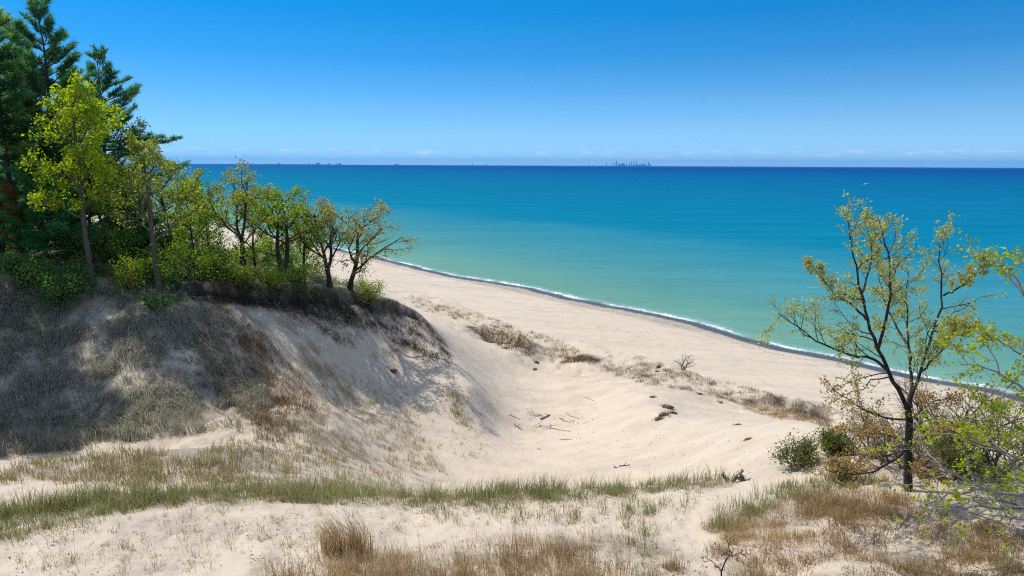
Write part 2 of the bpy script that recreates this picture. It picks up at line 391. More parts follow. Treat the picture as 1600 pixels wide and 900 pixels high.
# foot traffic, wind ripples and grain
vf = t.n('ShaderNodeTexVoronoi', i_Scale=2.6, feature='SMOOTH_F1'); t.l(ob, vf.inputs['Vector'])
h = t.math('ADD', t.math('MULTIPLY', fine, .55), t.math('MULTIPLY', grain, .12))
h = t.math('ADD', h, t.math('MULTIPLY', vf.outputs['Distance'], .45))
mr = t.n('ShaderNodeMapping'); mr.inputs['Rotation'].default_value = (0, 0, .6); mr.inputs['Scale'].default_value = (.9, 3.2, 2); t.l(ob, mr.inputs[0])
h = t.math('ADD', h, t.math('MULTIPLY', t.noise(mr.outputs[0], 1.6, 4, .55), .9))
bs = t.n('ShaderNodeBump', i_Distance=.11); t.l(h, bs.inputs['Height']); t.l(t.math('MULTIPLY', t.ramp(wetA, [(.3, 1), (.8, .06)]), t.ramp(big, [(.35, .3), (.65, .75)])), bs.inputs['Strength'])
t.l(bs.outputs[0], b.inputs['Normal']); t.l(b.outputs[0], t.out.inputs[0])
ter = mk('ground', np.stack([TX, TY, TZ], -1), q, mat=t.m, col=np.stack([veg, soil, duff], -1), smooth=True)
at = ter.data.attributes.new('Wet', 'FLOAT_COLOR', 'POINT'); c4 = np.ones((len(TX), 4), np.float32); c4[:, :3] = wet[:, None]; at.data.foreach_set('color', c4.ravel())
tag(ter, 'pale sand dunes with a bowl shaped blowout and a wide beach', 'ground', kind='structure')

# ------------------------------------------------------------------ lake
t = NT('lake_water'); tc = t.n('ShaderNodeTexCoord'); ob = tc.outputs['Object']
dp = t.n('ShaderNodeVectorMath', operation='DOT_PRODUCT'); dp.inputs[1].default_value = (NX, NY, 0); t.l(ob, dp.inputs[0])
d = t.math('SUBTRACT', dp.outputs['Value'], -46 * NX + 224 * NY)
da = t.n('ShaderNodeVectorMath', operation='DOT_PRODUCT'); da.inputs[1].default_value = (-NY, NX, 0); t.l(ob, da.inputs[0]); s_ = da.outputs['Value']
cs = t.n('ShaderNodeCombineXYZ'); t.l(t.math('MULTIPLY', s_, .011), cs.inputs[0]); t.l(t.math('MULTIPLY', d, .03), cs.inputs[1])
w1 = t.noise(cs.outputs[0], 1, 4, .55)
dw = t.math('ADD', d, t.math('MULTIPLY', t.math('SUBTRACT', w1, .5), t.math('MINIMUM', t.math('MULTIPLY', d, .45), 60)))
lg = t.math('MULTIPLY', t.math('LOGARITHM', t.math('MAXIMUM', dw, 2), 10), .25)      # log10(d)/4 : 2 m..10 km
wc = t.ramp(lg, WATER)
def BRIGHT(c, v, sat):
    n = t.n('ShaderNodeHueSaturation', i_Value=v, i_Saturation=sat); t.l(c, n.inputs['Color']); return n.outputs[0]
# drifting slicks of darker and greener water
mw = t.n('ShaderNodeMapping'); mw.inputs['Rotation'].default_value = (0, 0, math.atan2(134, 114)); mw.inputs['Scale'].default_value = (.012, .05, .1); t.l(ob, mw.inputs[0])
sl = t.noise(mw.outputs[0], 1, 5, .6)
wc = t.mix(t.math('MULTIPLY', t.ramp(sl, [(.42, 0), (.66, 1)]), .8), wc, BRIGHT(wc, 1.13, .985))
mw2 = t.n('ShaderNodeMapping'); mw2.inputs['Rotation'].default_value = (0, 0, math.atan2(134, 114) + .06); mw2.inputs['Scale'].default_value = (.05, .32, .1); t.l(ob, mw2.inputs[0])
rp_ = t.noise(mw2.outputs[0], 1, 6, .68)
wc = t.mix(t.math('MULTIPLY', t.ramp(rp_, [(.52, 0), (.75, 1)]), .8), wc, BRIGHT(wc, 1.16, 1)); wc = t.mix(t.math('MULTIPLY', t.ramp(rp_, [(.25, 1), (.48, 0)]), .8), wc, BRIGHT(wc, .86, 1))
# foam of the small breaking wave and stray caps
cf = t.n('ShaderNodeCombineXYZ'); t.l(t.math('MULTIPLY', s_, .045), cf.inputs[0]); f1 = t.noise(cf.outputs[0], 1, 3, .6)
fine = t.noise(ob, 1.6, 5, .7)
wl_ = t.n('ShaderNodeAttribute', attribute_name='Line')
dd = t.math('ADD', t.math('ADD', d, wl_.outputs['Fac']), t.math('MULTIPLY', t.math('SUBTRACT', f1, .5), 2.6))
dd = t.math('ADD', dd, t.math('MULTIPLY', t.math('SUBTRACT', fine, .5), 3.2))
foam = t.ramp(t.math('MULTIPLY', t.math('ADD', dd, 3), .1), [(.235, 0), (.275, .9), (.32, .9), (.39, 0)])
brk = t.ramp(t.noise(cf.outputs[0], 2.3, 3, .6), [(.40, .08), (.60, .95)])
foam = t.math('MULTIPLY', foam, brk)
mc = t.n('ShaderNodeMapping'); mc.inputs['Rotation'].default_value = (0, 0, math.atan2(134, 114)); mc.inputs['Scale'].default_value = (.09, .45, .1); t.l(ob, mc.inputs[0])
caps = t.math('MULTIPLY', t.ramp(t.noise(mc.outputs[0], 1, 6, .62), [(.70, 0), (.76, 1)]), t.ramp(t.math('MULTIPLY', d, .005), [(.0, .8), (.9, 0)]))
foam = t.math('MAXIMUM', foam, t.math('MULTIPLY', caps, .6))
sh = t.ramp(t.math('MULTIPLY', t.math('ADD', dd, 3), .1), [(.1, (.055, .062, .075)), (.25, (.11, .17, .16)), (.55, (.2, .38, .30))])
wc = t.mix(t.ramp(t.math('MULTIPLY', t.math('ADD', dd, 3), .1), [(.3, 1), (.6, 0)]), wc, sh)
wc = t.mix(foam, wc, (.82, .84, .84))
b = t.n('ShaderNodeBsdfDiffuse'); gl = t.n('ShaderNodeBsdfGlossy', i_Roughness=.25); mxs = t.n('ShaderNodeMixShader'); t.l(t.math('ADD', t.math('MULTIPLY', t.ramp(foam, [(0, 1), (1, 0)]), .018), .0), mxs.inputs[0])
t.l(wc, b.inputs['Color']); t.l(b.outputs[0], mxs.inputs[1]); t.l(gl.outputs[0], mxs.inputs[2])
mv = t.n('ShaderNodeMapping'); mv.inputs['Rotation'].default_value = (0, 0, math.atan2(134, 114) + .15); mv.inputs['Scale'].default_value = (.28, .75, .5); t.l(ob, mv.inputs[0])
wv = t.math('ADD', t.noise(mv.outputs[0], .8, 6, .6), t.math('MULTIPLY', t.noise(mv.outputs[0], .12, 3), 1.4))
bmp = t.bump(wv, .7, .7); t.l(bmp, b.inputs['Normal']); t.l(bmp, gl.inputs['Normal']); t.l(mxs.outputs[0], t.out.inputs[0])
ss = np.concatenate([-np.geomspace(62000, 270, 24), np.arange(-260, 261, 1.6), np.geomspace(270, 62000, 24)])
ds = np.concatenate([[-60, -30], np.arange(-14, 14, .5), np.geomspace(14.5, 62000, 50)])
SS, DD = np.meshgrid(ss, ds)
SS, DD = SS.ravel(), DD.ravel(); ns_, nd_ = len(ss), len(ds)
WX = -46 + DD * NX - SS * NY; WY = 224 + DD * NY + SS * NX
WL = np.where(np.abs(SS) < 400, wline(SS), 0)
de = DD + WL
# the last wave rises and spills along the shore
WZ = .28 * np.exp(-((de - 1.6) / 1.1) ** 2) * np.clip(.5 + 1.6 * fbm(SS / 14, SS * 0, 77, 3), 0, 1.3) + .10 * np.exp(-((de - 9 - 3 * fbm(SS / 25, SS * 0, 78)) / 1.8) ** 2)
WZ *= np.abs(SS) < 400
ii, jj = np.meshgrid(np.arange(nd_ - 1), np.arange(ns_ - 1), indexing='ij')
q = np.stack([ii * ns_ + jj, (ii + 1) * ns_ + jj, (ii + 1) * ns_ + jj + 1, ii * ns_ + jj + 1], -1).reshape(-1, 4)
wat = mk('lake_water', np.stack([WX, WY, WZ], -1), q, mat=t.m, smooth=True)
at = wat.data.attributes.new('Line', 'FLOAT', 'POINT'); at.data.foreach_set('value', WL.astype(np.float32))
tag(wat, 'turquoise lake shading to deep blue at the horizon', 'lake', kind='structure')

# ------------------------------------------------------------------ growing things
class Tubes:
    def __init__(s): s.V = []; s.Q = []; s.n = 0
    def add(s, pts, radii, k=5):
        pts = np.asarray(pts, float); m = len(pts)
        tn = np.gradient(pts, axis=0); tn /= np.linalg.norm(tn, axis=1)[:, None] + 1e-9
        ref = np.array([0, 0, 1.0]) if abs(tn[:, 2].mean()) < .8 else np.array([1.0, 0, 0])
        u = np.cross(tn, ref); u /= np.linalg.norm(u, axis=1)[:, None] + 1e-9
        v = np.cross(tn, u)
        a = np.arange(k) * 2 * math.pi / k
        ring = u[:, None, :] * np.cos(a)[None, :, None] + v[:, None, :] * np.sin(a)[None, :, None]
        s.V.append((pts[:, None, :] + ring * np.asarray(radii)[:, None, None]).reshape(-1, 3))
        i = np.arange(m - 1)[:, None]; j = np.arange(k)[None, :]; j2 = (j + 1) % k
        s.Q.append(np.stack([i * k + j, i * k + j2, (i + 1) * k + j2, (i + 1) * k + j], -1).reshape(-1, 4) + s.n)
        s.n += m * k
    def build(s, name, mat, parent=None):
        return mk(name, np.concatenate(s.V), np.concatenate(s.Q), mat=mat, parent=parent, smooth=True)

def unit(v): v = np.asarray(v, float); return v / (np.linalg.norm(v) + 1e-9)
def perp(rng, d):
    p = np.cross(d, rng.normal(size=3)); return unit(p)

def branch(T, A, rng, p, d, L, r, lev, cf):
    """one limb with its twigs; A collects twig points for the leaves"""
    ns = cf['seg'][lev]; d = unit(d); pts = [np.array(p, float)]; wob = cf['wob'][lev]; up = cf['up'][lev]; out = cf.get('wind', np.zeros(3))
    for i in range(ns):
        d = unit(d + rng.normal(size=3) * wob + np.array([0, 0, up]) + out * (lev > 0))
        pts.append(pts[-1] + d * L / ns)
    pts = np.array(pts); tp = cf.get('tip', .3)
    rr = r * (1 - (1 - tp) * np.linspace(0, 1, ns + 1))
    if lev == 0 and cf.get('flare', 0): rr[0] *= 1 + cf['flare']
    T.add(pts, rr, cf['k'][lev])
    last = len(cf['seg']) - 1
    if lev >= cf.get('leaf_from', last):
        for f in np.linspace(.35, 1, max(2, int(ns * 1.0))):
            q = f * ns; i = min(int(q), ns - 1); A.append((*(pts[i] + (pts[i + 1] - pts[i]) * (q - i)), *d))
    if lev < last: kids(T, A, rng, pts, rr, L, lev, cf)
    return pts, rr
def kids(T, A, rng, pts, rr, L, lev, cf):
    ns = len(pts) - 1; nc = cf['kids'][lev]; nc = int(nc) + (rng.random() < nc - int(nc))
    s0, s1 = cf['from'][lev], cf.get('to', (1, 1, 1, 1, 1))[lev]; ph = rng.random() * 6.28
    for c in range(nc):
        f = s0 + (s1 - s0) * (c + rng.random() * .8) / nc; q = min(f, .999) * ns; i = int(q)
        base = pts[i] + (pts[i + 1] - pts[i]) * (q - i); ax = unit(pts[i + 1] - pts[i])
        a1 = perp(rng, ax) if lev else unit([math.cos(ph + c * 2.4), math.sin(ph + c * 2.4), 0])
        an = rad(rng.uniform(*cf['ang'][lev])); nd = ax * math.cos(an) + a1 * math.sin(an)
        ll = L * cf['len'][lev] * rng.uniform(.7, 1.25) * (1 - cf.get('taper', .45) * (f - s0) / (1 - s0 + 1e-6))
        rb = rr[i] + (rr[i + 1] - rr[i]) * (q - i)
        branch(T, A, rng, base, nd, ll, min(rb * .72, max(.006, ll * cf.get('slim', .022))), lev + 1, cf)

def leaf_arrays(A, rng, per, spread, size, cols, flat=0.0, aspect=.6, droop=0.0):
    A = np.asarray(A); N = len(A) * per
    P = np.repeat(A[:, :3], per, 0) + rng.normal(size=(N, 3)) * spread
    a = rng.normal(size=(N, 3)) + np.repeat(A[:, 3:], per, 0) * .6; a[:, 2] -= droop; a[:, 2] *= (1 - flat); a /= np.linalg.norm(a, axis=1)[:, None]
    b = np.cross(a, rng.normal(size=(N, 3)) * (1 - flat * .8) + np.array([0, 0, flat * 2.])); b /= np.linalg.norm(b, axis=1)[:, None] + 1e-9
    s = size * rng.uniform(.6, 1.35, (N, 1))
    n = np.cross(a, b)
    V = np.stack([P - a * s * .5, P + b * s * aspect * .5 + n * s * .12, P + a * s * .5, P - b * s * aspect * .5 + n * s * .12], 1).reshape(-1, 3)
    cols = np.asarray(cols); tone = np.repeat(rng.random(len(A)), per) * .6 + rng.random(N) * .4
    x = tone * (len(cols) - 1); i = np.clip(x.astype(int), 0, len(cols) - 2); f = (x - i)[:, None]
    c = cols[i] * (1 - f) + cols[i + 1] * f
    c = c * rng.uniform(.8, 1.2, (N, 1))
    return V, np.arange(N * 4).reshape(-1, 4), np.repeat(c, 4, 0)

def make_tree(name, label, cat, px, py, Y, height, cf, seed, bark, leafm, leaf, group=None, lean=(0, 0, 0), stems=1, trunk_r=.16, trunk_frac=.62, crown='crown', trunk='trunk', loc=None, sink=.15, width=None):
    rng = np.random.default_rng(seed)
    if loc is None:
        p = pt(px, py, Y); p = np.array([p[0], p[1], float(H(p[0], p[1]))])
    else: p = np.array([loc[0], loc[1], float(H(loc[0], loc[1]))])
    o = empty(name, p, label, cat, group)
    T = Tubes(); A = []
    for s in range(stems):
        d = np.array([0, 0, 1.0]) + np.array(lean)
        if stems > 1:
            a = s * 6.283 / stems + rng.random(); d = d + np.array([math.cos(a), math.sin(a), 0]) * cf.get('split', .22)
        branch(T, A, rng, np.array([0, 0, -sink]) + rng.normal(size=3) * [.12, .12, 0] * (stems > 1), d, height * trunk_frac * (1 if s == 0 else rng.uniform(.75, 1)), trunk_r * (1 if stems == 1 else .75), 0, cf)
    A = np.array(A); sz = height / np.percentile(A[:, 2], 99)
    sx = sz if width is None else width / (np.percentile(A[:, 0], 97) - np.percentile(A[:, 0], 3))
    sc = np.array([sx, sx, sz]); T.V = [v * sc for v in T.V] if stems > 1 or sx < 1.6 * sz else [v * sc for v in T.V]; A[:, :3] *= sc
    T.build(trunk, bark, o)
    if leaf:
        leaf = dict(leaf); kp = leaf.pop('keep', 1)
        if kp < 1: A = A[rng.random(len(A)) < kp]
        if 'n' in leaf: leaf['per'] = max(1, round(leaf.pop('n') / len(A)))
        _crown(crown, A, rng, leafm, o, leaf)
    return o
def _crown(name, A, rng, m, o, leaf):
    V, Q, c = leaf_arrays(A, rng, **leaf); return mk(name, V, Q, mat=m, parent=o, col=c)

def needle_arrays(A, rng, per, length, width, cols):
    A = np.asarray(A); N = len(A) * per
    P = np.repeat(A[:, :3], per, 0) + rng.normal(size=(N, 3)) * .05
    a = unit_rows(np.repeat(A[:, 3:], per, 0) * .75 + rng.normal(size=(N, 3)) * .55 + np.array([0, 0, .18]))
    b = unit_rows(np.cross(a, rng.normal(size=(N, 3))))
    L = length * rng.uniform(.6, 1.2, (N, 1)); w = width * rng.uniform(.7, 1.3, (N, 1))
    V = np.stack([P - b * w * .5, P + b * w * .5, P + a * L], 1).reshape(-1, 3)
    cols = np.asarray(cols) * np.array([3.0, 2.75, 2.2]); t_ = np.repeat(rng.random(len(A)), per) * .65 + rng.random(N) * .35
    c = cols[0] + (cols[1] - cols[0]) * t_[:, None]
    return V, np.arange(N * 3).reshape(-1, 3), np.repeat(c, 3, 0)
def unit_rows(a): return a / (np.linalg.norm(a, axis=1)[:, None] + 1e-9)

def make_pine(label, px, py, Y, height, seed, Lmax=4.2, bare=.3, side=None, lean=(0, 0), cols=((.014, .042, .022), (.035, .085, .038)), r=.26, dens=1.0, group='tall pines at the left edge of the wood', loc=None, name='pine_tree', dead=True, n_need=8, top_w=.38, nl=.42, nw=.06):
    rng = np.random.default_rng(seed)
    if loc is None:
        p = pt(px, py, Y); p = np.array([p[0], p[1], float(H(p[0], p[1]))])
    else: p = np.array([loc[0], loc[1], float(H(loc[0], loc[1]))])
    o = empty(name, p, label, 'pine tree', group)
    T = Tubes(); A = []
    m = 14; zz = np.linspace(-.2, height, m)
    tr = np.stack([lean[0] * zz + np.cumsum(rng.normal(size=m)) * .05, lean[1] * zz + np.cumsum(rng.normal(size=m)) * .05, zz], -1)
    T.add(tr, r * (1 - .93 * np.linspace(0, 1, m)) * (1 + .35 * np.exp(-zz / .6)), 8)
    def tp(z): return np.array([np.interp(z, zz, tr[:, i]) for i in range(3)])
    z = bare * height * .45
    while z < height * .985:
        f = z / height; alive = f > bare
        nb = rng.integers(3, 6) if alive else rng.integers(1, 3)
        g = np.clip((f - bare) / (1 - bare), 0, 1)
        Lp = Lmax * (top_w * (1 - g) + (1 - top_w) * math.sqrt(max(0, 1 - g)) * (0.55 + .45 * math.sin(min(1, g * 3) * 1.57))) + .35
        a0 = rng.random() * 6.28
        for k in range(nb):
            a = a0 + k * 6.28 / nb + rng.normal() * .3; dh = np.array([math.cos(a), math.sin(a), 0])
            L = Lp * rng.uniform(.45, 1.3)
            if side is not None: L *= 1 + side[2] * max(-.6, float(dh[0] * side[0] + dh[1] * side[1]))
            if not alive:
                if not dead: continue
                L = rng.uniform(.5, 1.6)
            el = rng.uniform(-.12, .35) + .8 * g ** 2
            d = unit(dh + np.array([0, 0, el])); q = tp(z); pts = [q]; ns = 6
            for i in range(ns):
                d = unit(d + rng.normal(size=3) * .08 + np.array([0, 0, .07])); pts.append(pts[-1] + d * L / ns)
            pts = np.array(pts); r0 = max(.02, .014 * L + .008)
            T.add(pts, np.linspace(r0, .008, ns + 1), 4)
            if not alive: continue
            nt = max(3, int(L * 6.0 * dens))
            for s in range(nt):
                f2 = .25 + .75 * (s + rng.random()) / nt; qi = min(f2 * ns, ns - .01); i = int(qi); b0 = pts[i] + (pts[i + 1] - pts[i]) * (qi - i)
                ax = unit(pts[i + 1] - pts[i]); sd = unit(np.cross(ax, [0, 0, 1.])) * (1 if s % 2 else -1)
                tw = unit(ax * .8 + sd * rng.uniform(.4, 1) + np.array([0, 0, rng.uniform(.0, .45)])); tl = (.25 + .30 * L * (1 - f2 * .6) * .55) * rng.uniform(.6, 1.1)
                e = b0 + tw * tl; T.add([b0, e], [.008, .005], 3)
                for u in np.arange(.3, 1.01, .28): A.append((*(b0 + tw * tl * u), *tw))
            A.append((*pts[-1], *d))
        z += rng.uniform(.32, .62) * (1.15 if alive else 1.6) * max(.6, Lmax / 3.6)
    for u in (0, .12, .25): A.append((*(tp(height - u)), 0, 0, 1))
    T.build('trunk', BARK_PINE, o)
    V, Q, c = needle_arrays(A, rng, n_need, nl, nw, cols); mk('crown', V, None, Q, mat=NEEDLE, parent=o, col=c)
    return o

BARK_PINE = mat_bark('pine_bark', (.035, .028, .024), (.10, .08, .068))
BARK_OAK = mat_bark('oak_bark', (.018, .015, .013), (.065, .054, .046), 1.2)
BARK_GREY = mat_bark('grey_bark', (.15, .135, .125), (.32, .295, .275), 1.5)
BARK_WARM = mat_bark('young_bark', (.075, .058, .046), (.17, .135, .105), 1.2)
NEEDLE = mat_foliage('pine_needles', .6, .5, .3)
LEAF = mat_foliage('spring_leaves', .62, .5, .3)
GRASS = mat_foliage('grass_blades', .38, .7, .12)

# ------------------------------------------------------------------ grasses
def blades(P, rng, nb, h, w, cols, lean=(0, 0), spread=.5, base_r=.06, down=0.0, tipcol=None, hvar=.35, curl=.55):
    """nb blades on every tuft centre of P; returns arrays"""
    P = np.asarray(P); N = len(P) * nb
    th = np.repeat(rng.uniform(1 - hvar, 1 + hvar, len(P)) * (h if np.isscalar(h) else np.asarray(h)), nb)
    B = np.repeat(P, nb, 0).copy(); off = rng.normal(size=(N, 2)) * base_r * (np.repeat(np.asarray(th.reshape(-1, nb)[:, 0]) / np.mean(th), nb)[:, None])
    B[:, :2] += off; B[:, 2] = H(B[:, 0], B[:, 1]) - .02
    a = rng.random(N) * 6.283; sp = np.abs(rng.normal(size=N)) * spread
    dx = np.cos(a) * sp + lean[0] + off[:, 0] / base_r * spread * .35; dy = np.sin(a) * sp + lean[1] + off[:, 1] / base_r * spread * .35
    if down:
        e = .8; gx = (H(B[:, 0] + e, B[:, 1]) - H(B[:, 0] - e, B[:, 1])) / (2 * e); gy = (H(B[:, 0], B[:, 1] + e) - H(B[:, 0], B[:, 1] - e)) / (2 * e)
        dx = dx - gx * down; dy = dy - gy * down
    L = th * rng.uniform(.55, 1.15, N)
    ln = np.hypot(dx, dy); k = np.minimum(ln, 1.6)
    ux, uy = dx / (ln + 1e-9), dy / (ln + 1e-9)
    up = np.cos(np.minimum(k, 1.45)); hz = np.sin(np.minimum(k, 1.45))
    mid = B + np.stack([ux * hz * L * .5 * (1 - curl), uy * hz * L * .5 * (1 - curl), L * .5 * (.55 * up + .45)], -1)
    kk = np.minimum(k * (1 + curl), 2.2)
    tip = mid + np.stack([ux * np.sin(kk) * L * .5, uy * np.sin(kk) * L * .5, np.cos(kk) * L * .5], -1)
    tz = H(tip[:, 0], tip[:, 1]) + .02; tip[:, 2] = np.maximum(tip[:, 2], tz); mid[:, 2] = np.maximum(mid[:, 2], H(mid[:, 0], mid[:, 1]) + .02)
    wa = rng.random(N) * 6.283; wv = np.stack([np.cos(wa), np.sin(wa), np.zeros(N)], -1) * (w * rng.uniform(.6, 1.4, N))[:, None]
    V = np.stack([B - wv * .5, B + wv * .5, mid + wv * .4, mid - wv * .4, tip], 1).reshape(-1, 3)
    i = np.arange(N)[:, None] * 5
    Q = i + np.array([[0, 1, 2, 3]]); Tr = i + np.array([[3, 2, 4]])
    cols = np.asarray(cols); t_ = np.clip(np.repeat(rng.random(len(P)), nb) * .6 + rng.random(N) * .4, 0, .999) * (len(cols) - 1)
    j = t_.astype(int); f = (t_ - j)[:, None]; c = cols[j] * (1 - f) + cols[np.minimum(j + 1, len(cols) - 1)] * f
    tc_ = np.asarray(tipcol) if tipcol is not None else None
    cb = c; cm = c; ct = c if tc_ is None else c * .35 + tc_ * .65
    Cc = np.stack([cb, cb, cm, cm, ct], 1).reshape(-1, 3)
    return V, Q, Tr, Cc
class Sward:
    def __init__(s): s.V = []; s.Q = []; s.T = []; s.c = []; s.n = 0
    def add(s, P, rng, **kw):
        if len(P) == 0: return
        V, Q, T_, c = blades(P, rng, **kw); s.V.append(V); s.Q.append(Q + s.n); s.T.append(T_ + s.n); s.c.append(c); s.n += len(V)
    def build(s, name, label, cat='grass', kind='stuff', loc=None, **kw):
        V = np.concatenate(s.V)
        o = mk(name, V if loc is None else V - np.asarray(loc), np.concatenate(s.Q), np.concatenate(s.T), mat=GRASS, col=np.concatenate(s.c))
        if loc is not None: o.location = [float(v) for v in loc]
        return tag(o, label, cat, kind=kind, **kw)
def scatter(rng, poly, n, clump=0, crad=10, ymin=0, ymax=999, dens=None):
    poly = np.asarray(poly, float); lo, hi = poly.min(0), poly.max(0); out = []
    need = n
    while need > 0:
        if clump:
            c = lo + rng.random((max(1, n // clump * 2), 2)) * (hi - lo); p = np.repeat(c, clump, 0) + rng.normal(size=(len(c) * clump, 2)) * [crad * 1.6, crad * .7]
        else: p = lo + rng.random((n * 3, 2)) * (hi - lo)
        p = p[in_poly(p[:, 0], p[:, 1], poly)]
        if dens is not None: p = p[rng.random(len(p)) < dens(p[:, 0], p[:, 1])]
        p = p[:need]; out.append(p); need -= len(p)
    p = np.concatenate(out); g = hit(p[:, 0], p[:, 1])
    return g[(g[:, 1] > ymin) & (g[:, 1] < ymax)]
GREEN = ((.11, .155, .04), (.18, .21, .065), (.28, .26, .11), (.44, .36, .2))
OLIVE = ((.16, .15, .055), (.25, .21, .095), (.38, .30, .16), (.46, .37, .22))
BROWN = ((.16, .095, .042), (.30, .19, .09), (.44, .31, .15), (.56, .44, .25))
RUST = ((.10, .06, .036), (.19, .12, .066), (.31, .205, .115))
GREYG = ((.13, .15, .10), (.24, .245, .18), (.38, .35, .27), (.50, .45, .36))
STRAW = (.50, .40, .26)

# ------------------------------------------------------------------ the wood on the left hill
def top_z(px, py, Y): return float(pt(px, py, Y)[2])
def tall(px, py0, py1, Y):
    p = pt(px, py0, Y); return top_z(px, py1, Y) - float(H(p[0], p[1]))
NG = ((.016, .045, .022), (.045, .10, .042))
make_pine('tallest dark green pine with a pointed top, behind the bright yellow tree', 108, 405, 56, tall(108, 405, 4, 56), 5, Lmax=4.2, dens=1.0, bare=.34, r=.27, side=(.7, -.5, .25))
make_pine('broad bushy mid green pine at the left edge of the wood', 38, 415, 52, tall(38, 415, 22, 52), 8, Lmax=4.2, bare=.36, r=.26, cols=((.03, .07, .022), (.085, .145, .048)), top_w=.6, dens=1.1)
make_pine('pine with a flat bushy crown squeezed between the left edge pine and the tallest one', 66, 408, 57, tall(66, 408, 38, 57), 9, Lmax=4.0, bare=.36, r=.22, cols=((.024, .06, .022), (.065, .12, .045)), top_w=.6, dens=.9)
make_pine('dark pine with long layered branches reaching right towards the lake', 176, 398, 60, tall(176, 398, 82, 60), 13, Lmax=4.6, bare=.28, r=.24, side=(1, -.15, .5), top_w=.8, dens=1.0)
make_pine('slim pine trunk with a high crown cut by the left picture edge', 0, 425, 50, tall(0, 425, 45, 50), 21, Lmax=3.4, bare=.45, r=.2)
make_pine('thinner pine standing furthest back on the left, its crown mixed into the taller ones', 70, 398, 62, tall(70, 398, 82, 62), 27, Lmax=3.6, bare=.3, r=.2, cols=NG)
make_pine('dark pine furthest back, its narrow top hidden behind the tallest pine', 138, 392, 72, tall(138, 392, 95, 72), 28, Lmax=3.6, bare=.2, r=.2, cols=NG)
YG = 'young pines under the tall ones'
make_pine('low bushy young pine with branches down to the ground under the tall pines', 78, 428, 50.5, 7.0, 31, Lmax=3.2, bare=.06, r=.09, group=YG, name='young_pine', cols=((.014, .06, .026), (.035, .13, .05)), dead=False)
make_pine('small dark young pine to the right of the yellow tree trunk', 212, 415, 56, 5.5, 33, Lmax=2.4, bare=.08, r=.08, group=YG, name='young_pine', cols=((.016, .055, .022), (.04, .115, .04)), dead=False)
make_pine('blue green young pine behind the bushy one at the left edge', 30, 415, 57, 9, 34, Lmax=3.2, bare=.08, r=.1, group=YG, name='young_pine', cols=((.014, .055, .03), (.035, .11, .055)), dead=False)
make_pine('slender young pine right behind the yellow tree trunk', 128, 412, 58, 8, 35, Lmax=2.8, bare=.1, r=.1, group=YG, name='young_pine', cols=((.014, .05, .024), (.04, .11, .045)), dead=False)
OFF = [(-35, 43.5, 19, 41), (-34.5, 39.8, 17, 42), (-38.5, 46, 18, 45), (-37.5, 38, 17, 44), (-41, 42, 17, 46), (-43, 48, 17, 47), (-38, 33.5, 12, 48)]
for x, y, h, sd in OFF:
    make_pine('tall dark pine just beyond the left edge of the photo', 0, 0, 0, h, sd, Lmax=3.2, bare=.35, loc=(x, y), group='pines beyond the left edge', n_need=6, dens=.8)

OAKC = dict(seg=(7, 6, 5, 4), wob=(.10, .2, .26, .3), up=(.06, .07, .04, .02), k=(8, 6, 4, 3), kids=(9, 6, 5, 0), ang=((30, 62), (30, 60), (30, 65)), len=(.50, .50, .48), tip=.3, flare=.35)
OAKC['from'] = (.38, .2, .2); 
def cfg(base, **kw):
    c = dict(base); f = kw.pop('start', None); c.update(kw)
    if f: c['from'] = f
    return c
YEL = ((.15, .22, .016), (.29, .37, .022), (.44, .50, .045))
LIME = ((.09, .17, .02), (.19, .29, .03), (.33, .40, .05))
OCH = ((.15, .145, .045), (.27, .25, .07), (.40, .35, .11))
OLV = ((.13, .16, .03), (.24, .27, .05), (.37, .38, .08))
make_tree('yellow_tree', 'bright yellow green tree with a straight grey trunk in front of the dark pines', 'tree', 144, 443, 47.3, tall(144, 443, 128, 47.3), cfg(OAKC, kids=(15, 6, 5, 0), start=(.36, .2, .2), len=(.30, .5, .5), wob=(.014, .16, .24, .3), taper=.55), 3, BARK_WARM, LEAF,
          dict(n=8000, spread=.2, size=.21, cols=YEL, keep=.5), trunk_r=.15, trunk_frac=.9, width=4.8)
make_tree('oak_tree', 'grey trunked oak with a rounded olive yellow crown and bare twigs at its top', 'tree', 248, 434, 48.5, tall(248, 434, 212, 48.5), cfg(OAKC, kids=(10, 6, 5, 0), len=(.5, .5, .48), start=(.36, .2, .2), wob=(.02, .18, .26, .3)), 14, BARK_WARM, LEAF,
          dict(n=3400, keep=.5, spread=.2, size=.2, cols=OLV), trunk_r=.2, trunk_frac=.78, width=5.1)
make_tree('twin_trunk_tree', 'dark twin trunked tree with a sparse half bare olive crown', 'tree', 378, 441, 55, tall(378, 441, 258, 55), cfg(OAKC, kids=(6, 5, 4, 0), len=(.42, .5, .45), start=(.35, .25, .2), split=.14, up=(.06, .12, .08, .04)), 23, BARK_OAK, LEAF,
          dict(n=2600, spread=.18, size=.18, cols=OLV), stems=2, trunk_r=.16, trunk_frac=.74, lean=(-.10, 0, 0), width=4.5)
make_tree('green_tree', 'fresh lime green tree with two dark stems between duller trees', 'tree', 440, 445, 58, tall(440, 445, 297, 58), cfg(OAKC, kids=(8, 6, 4, 0), len=(.48, .5, .5), start=(.3, .2, .2), split=.18), 37, BARK_OAK, LEAF,
          dict(n=3400, keep=.5, spread=.22, size=.21, cols=LIME), stems=2, trunk_r=.17, trunk_frac=.74, width=4.9)
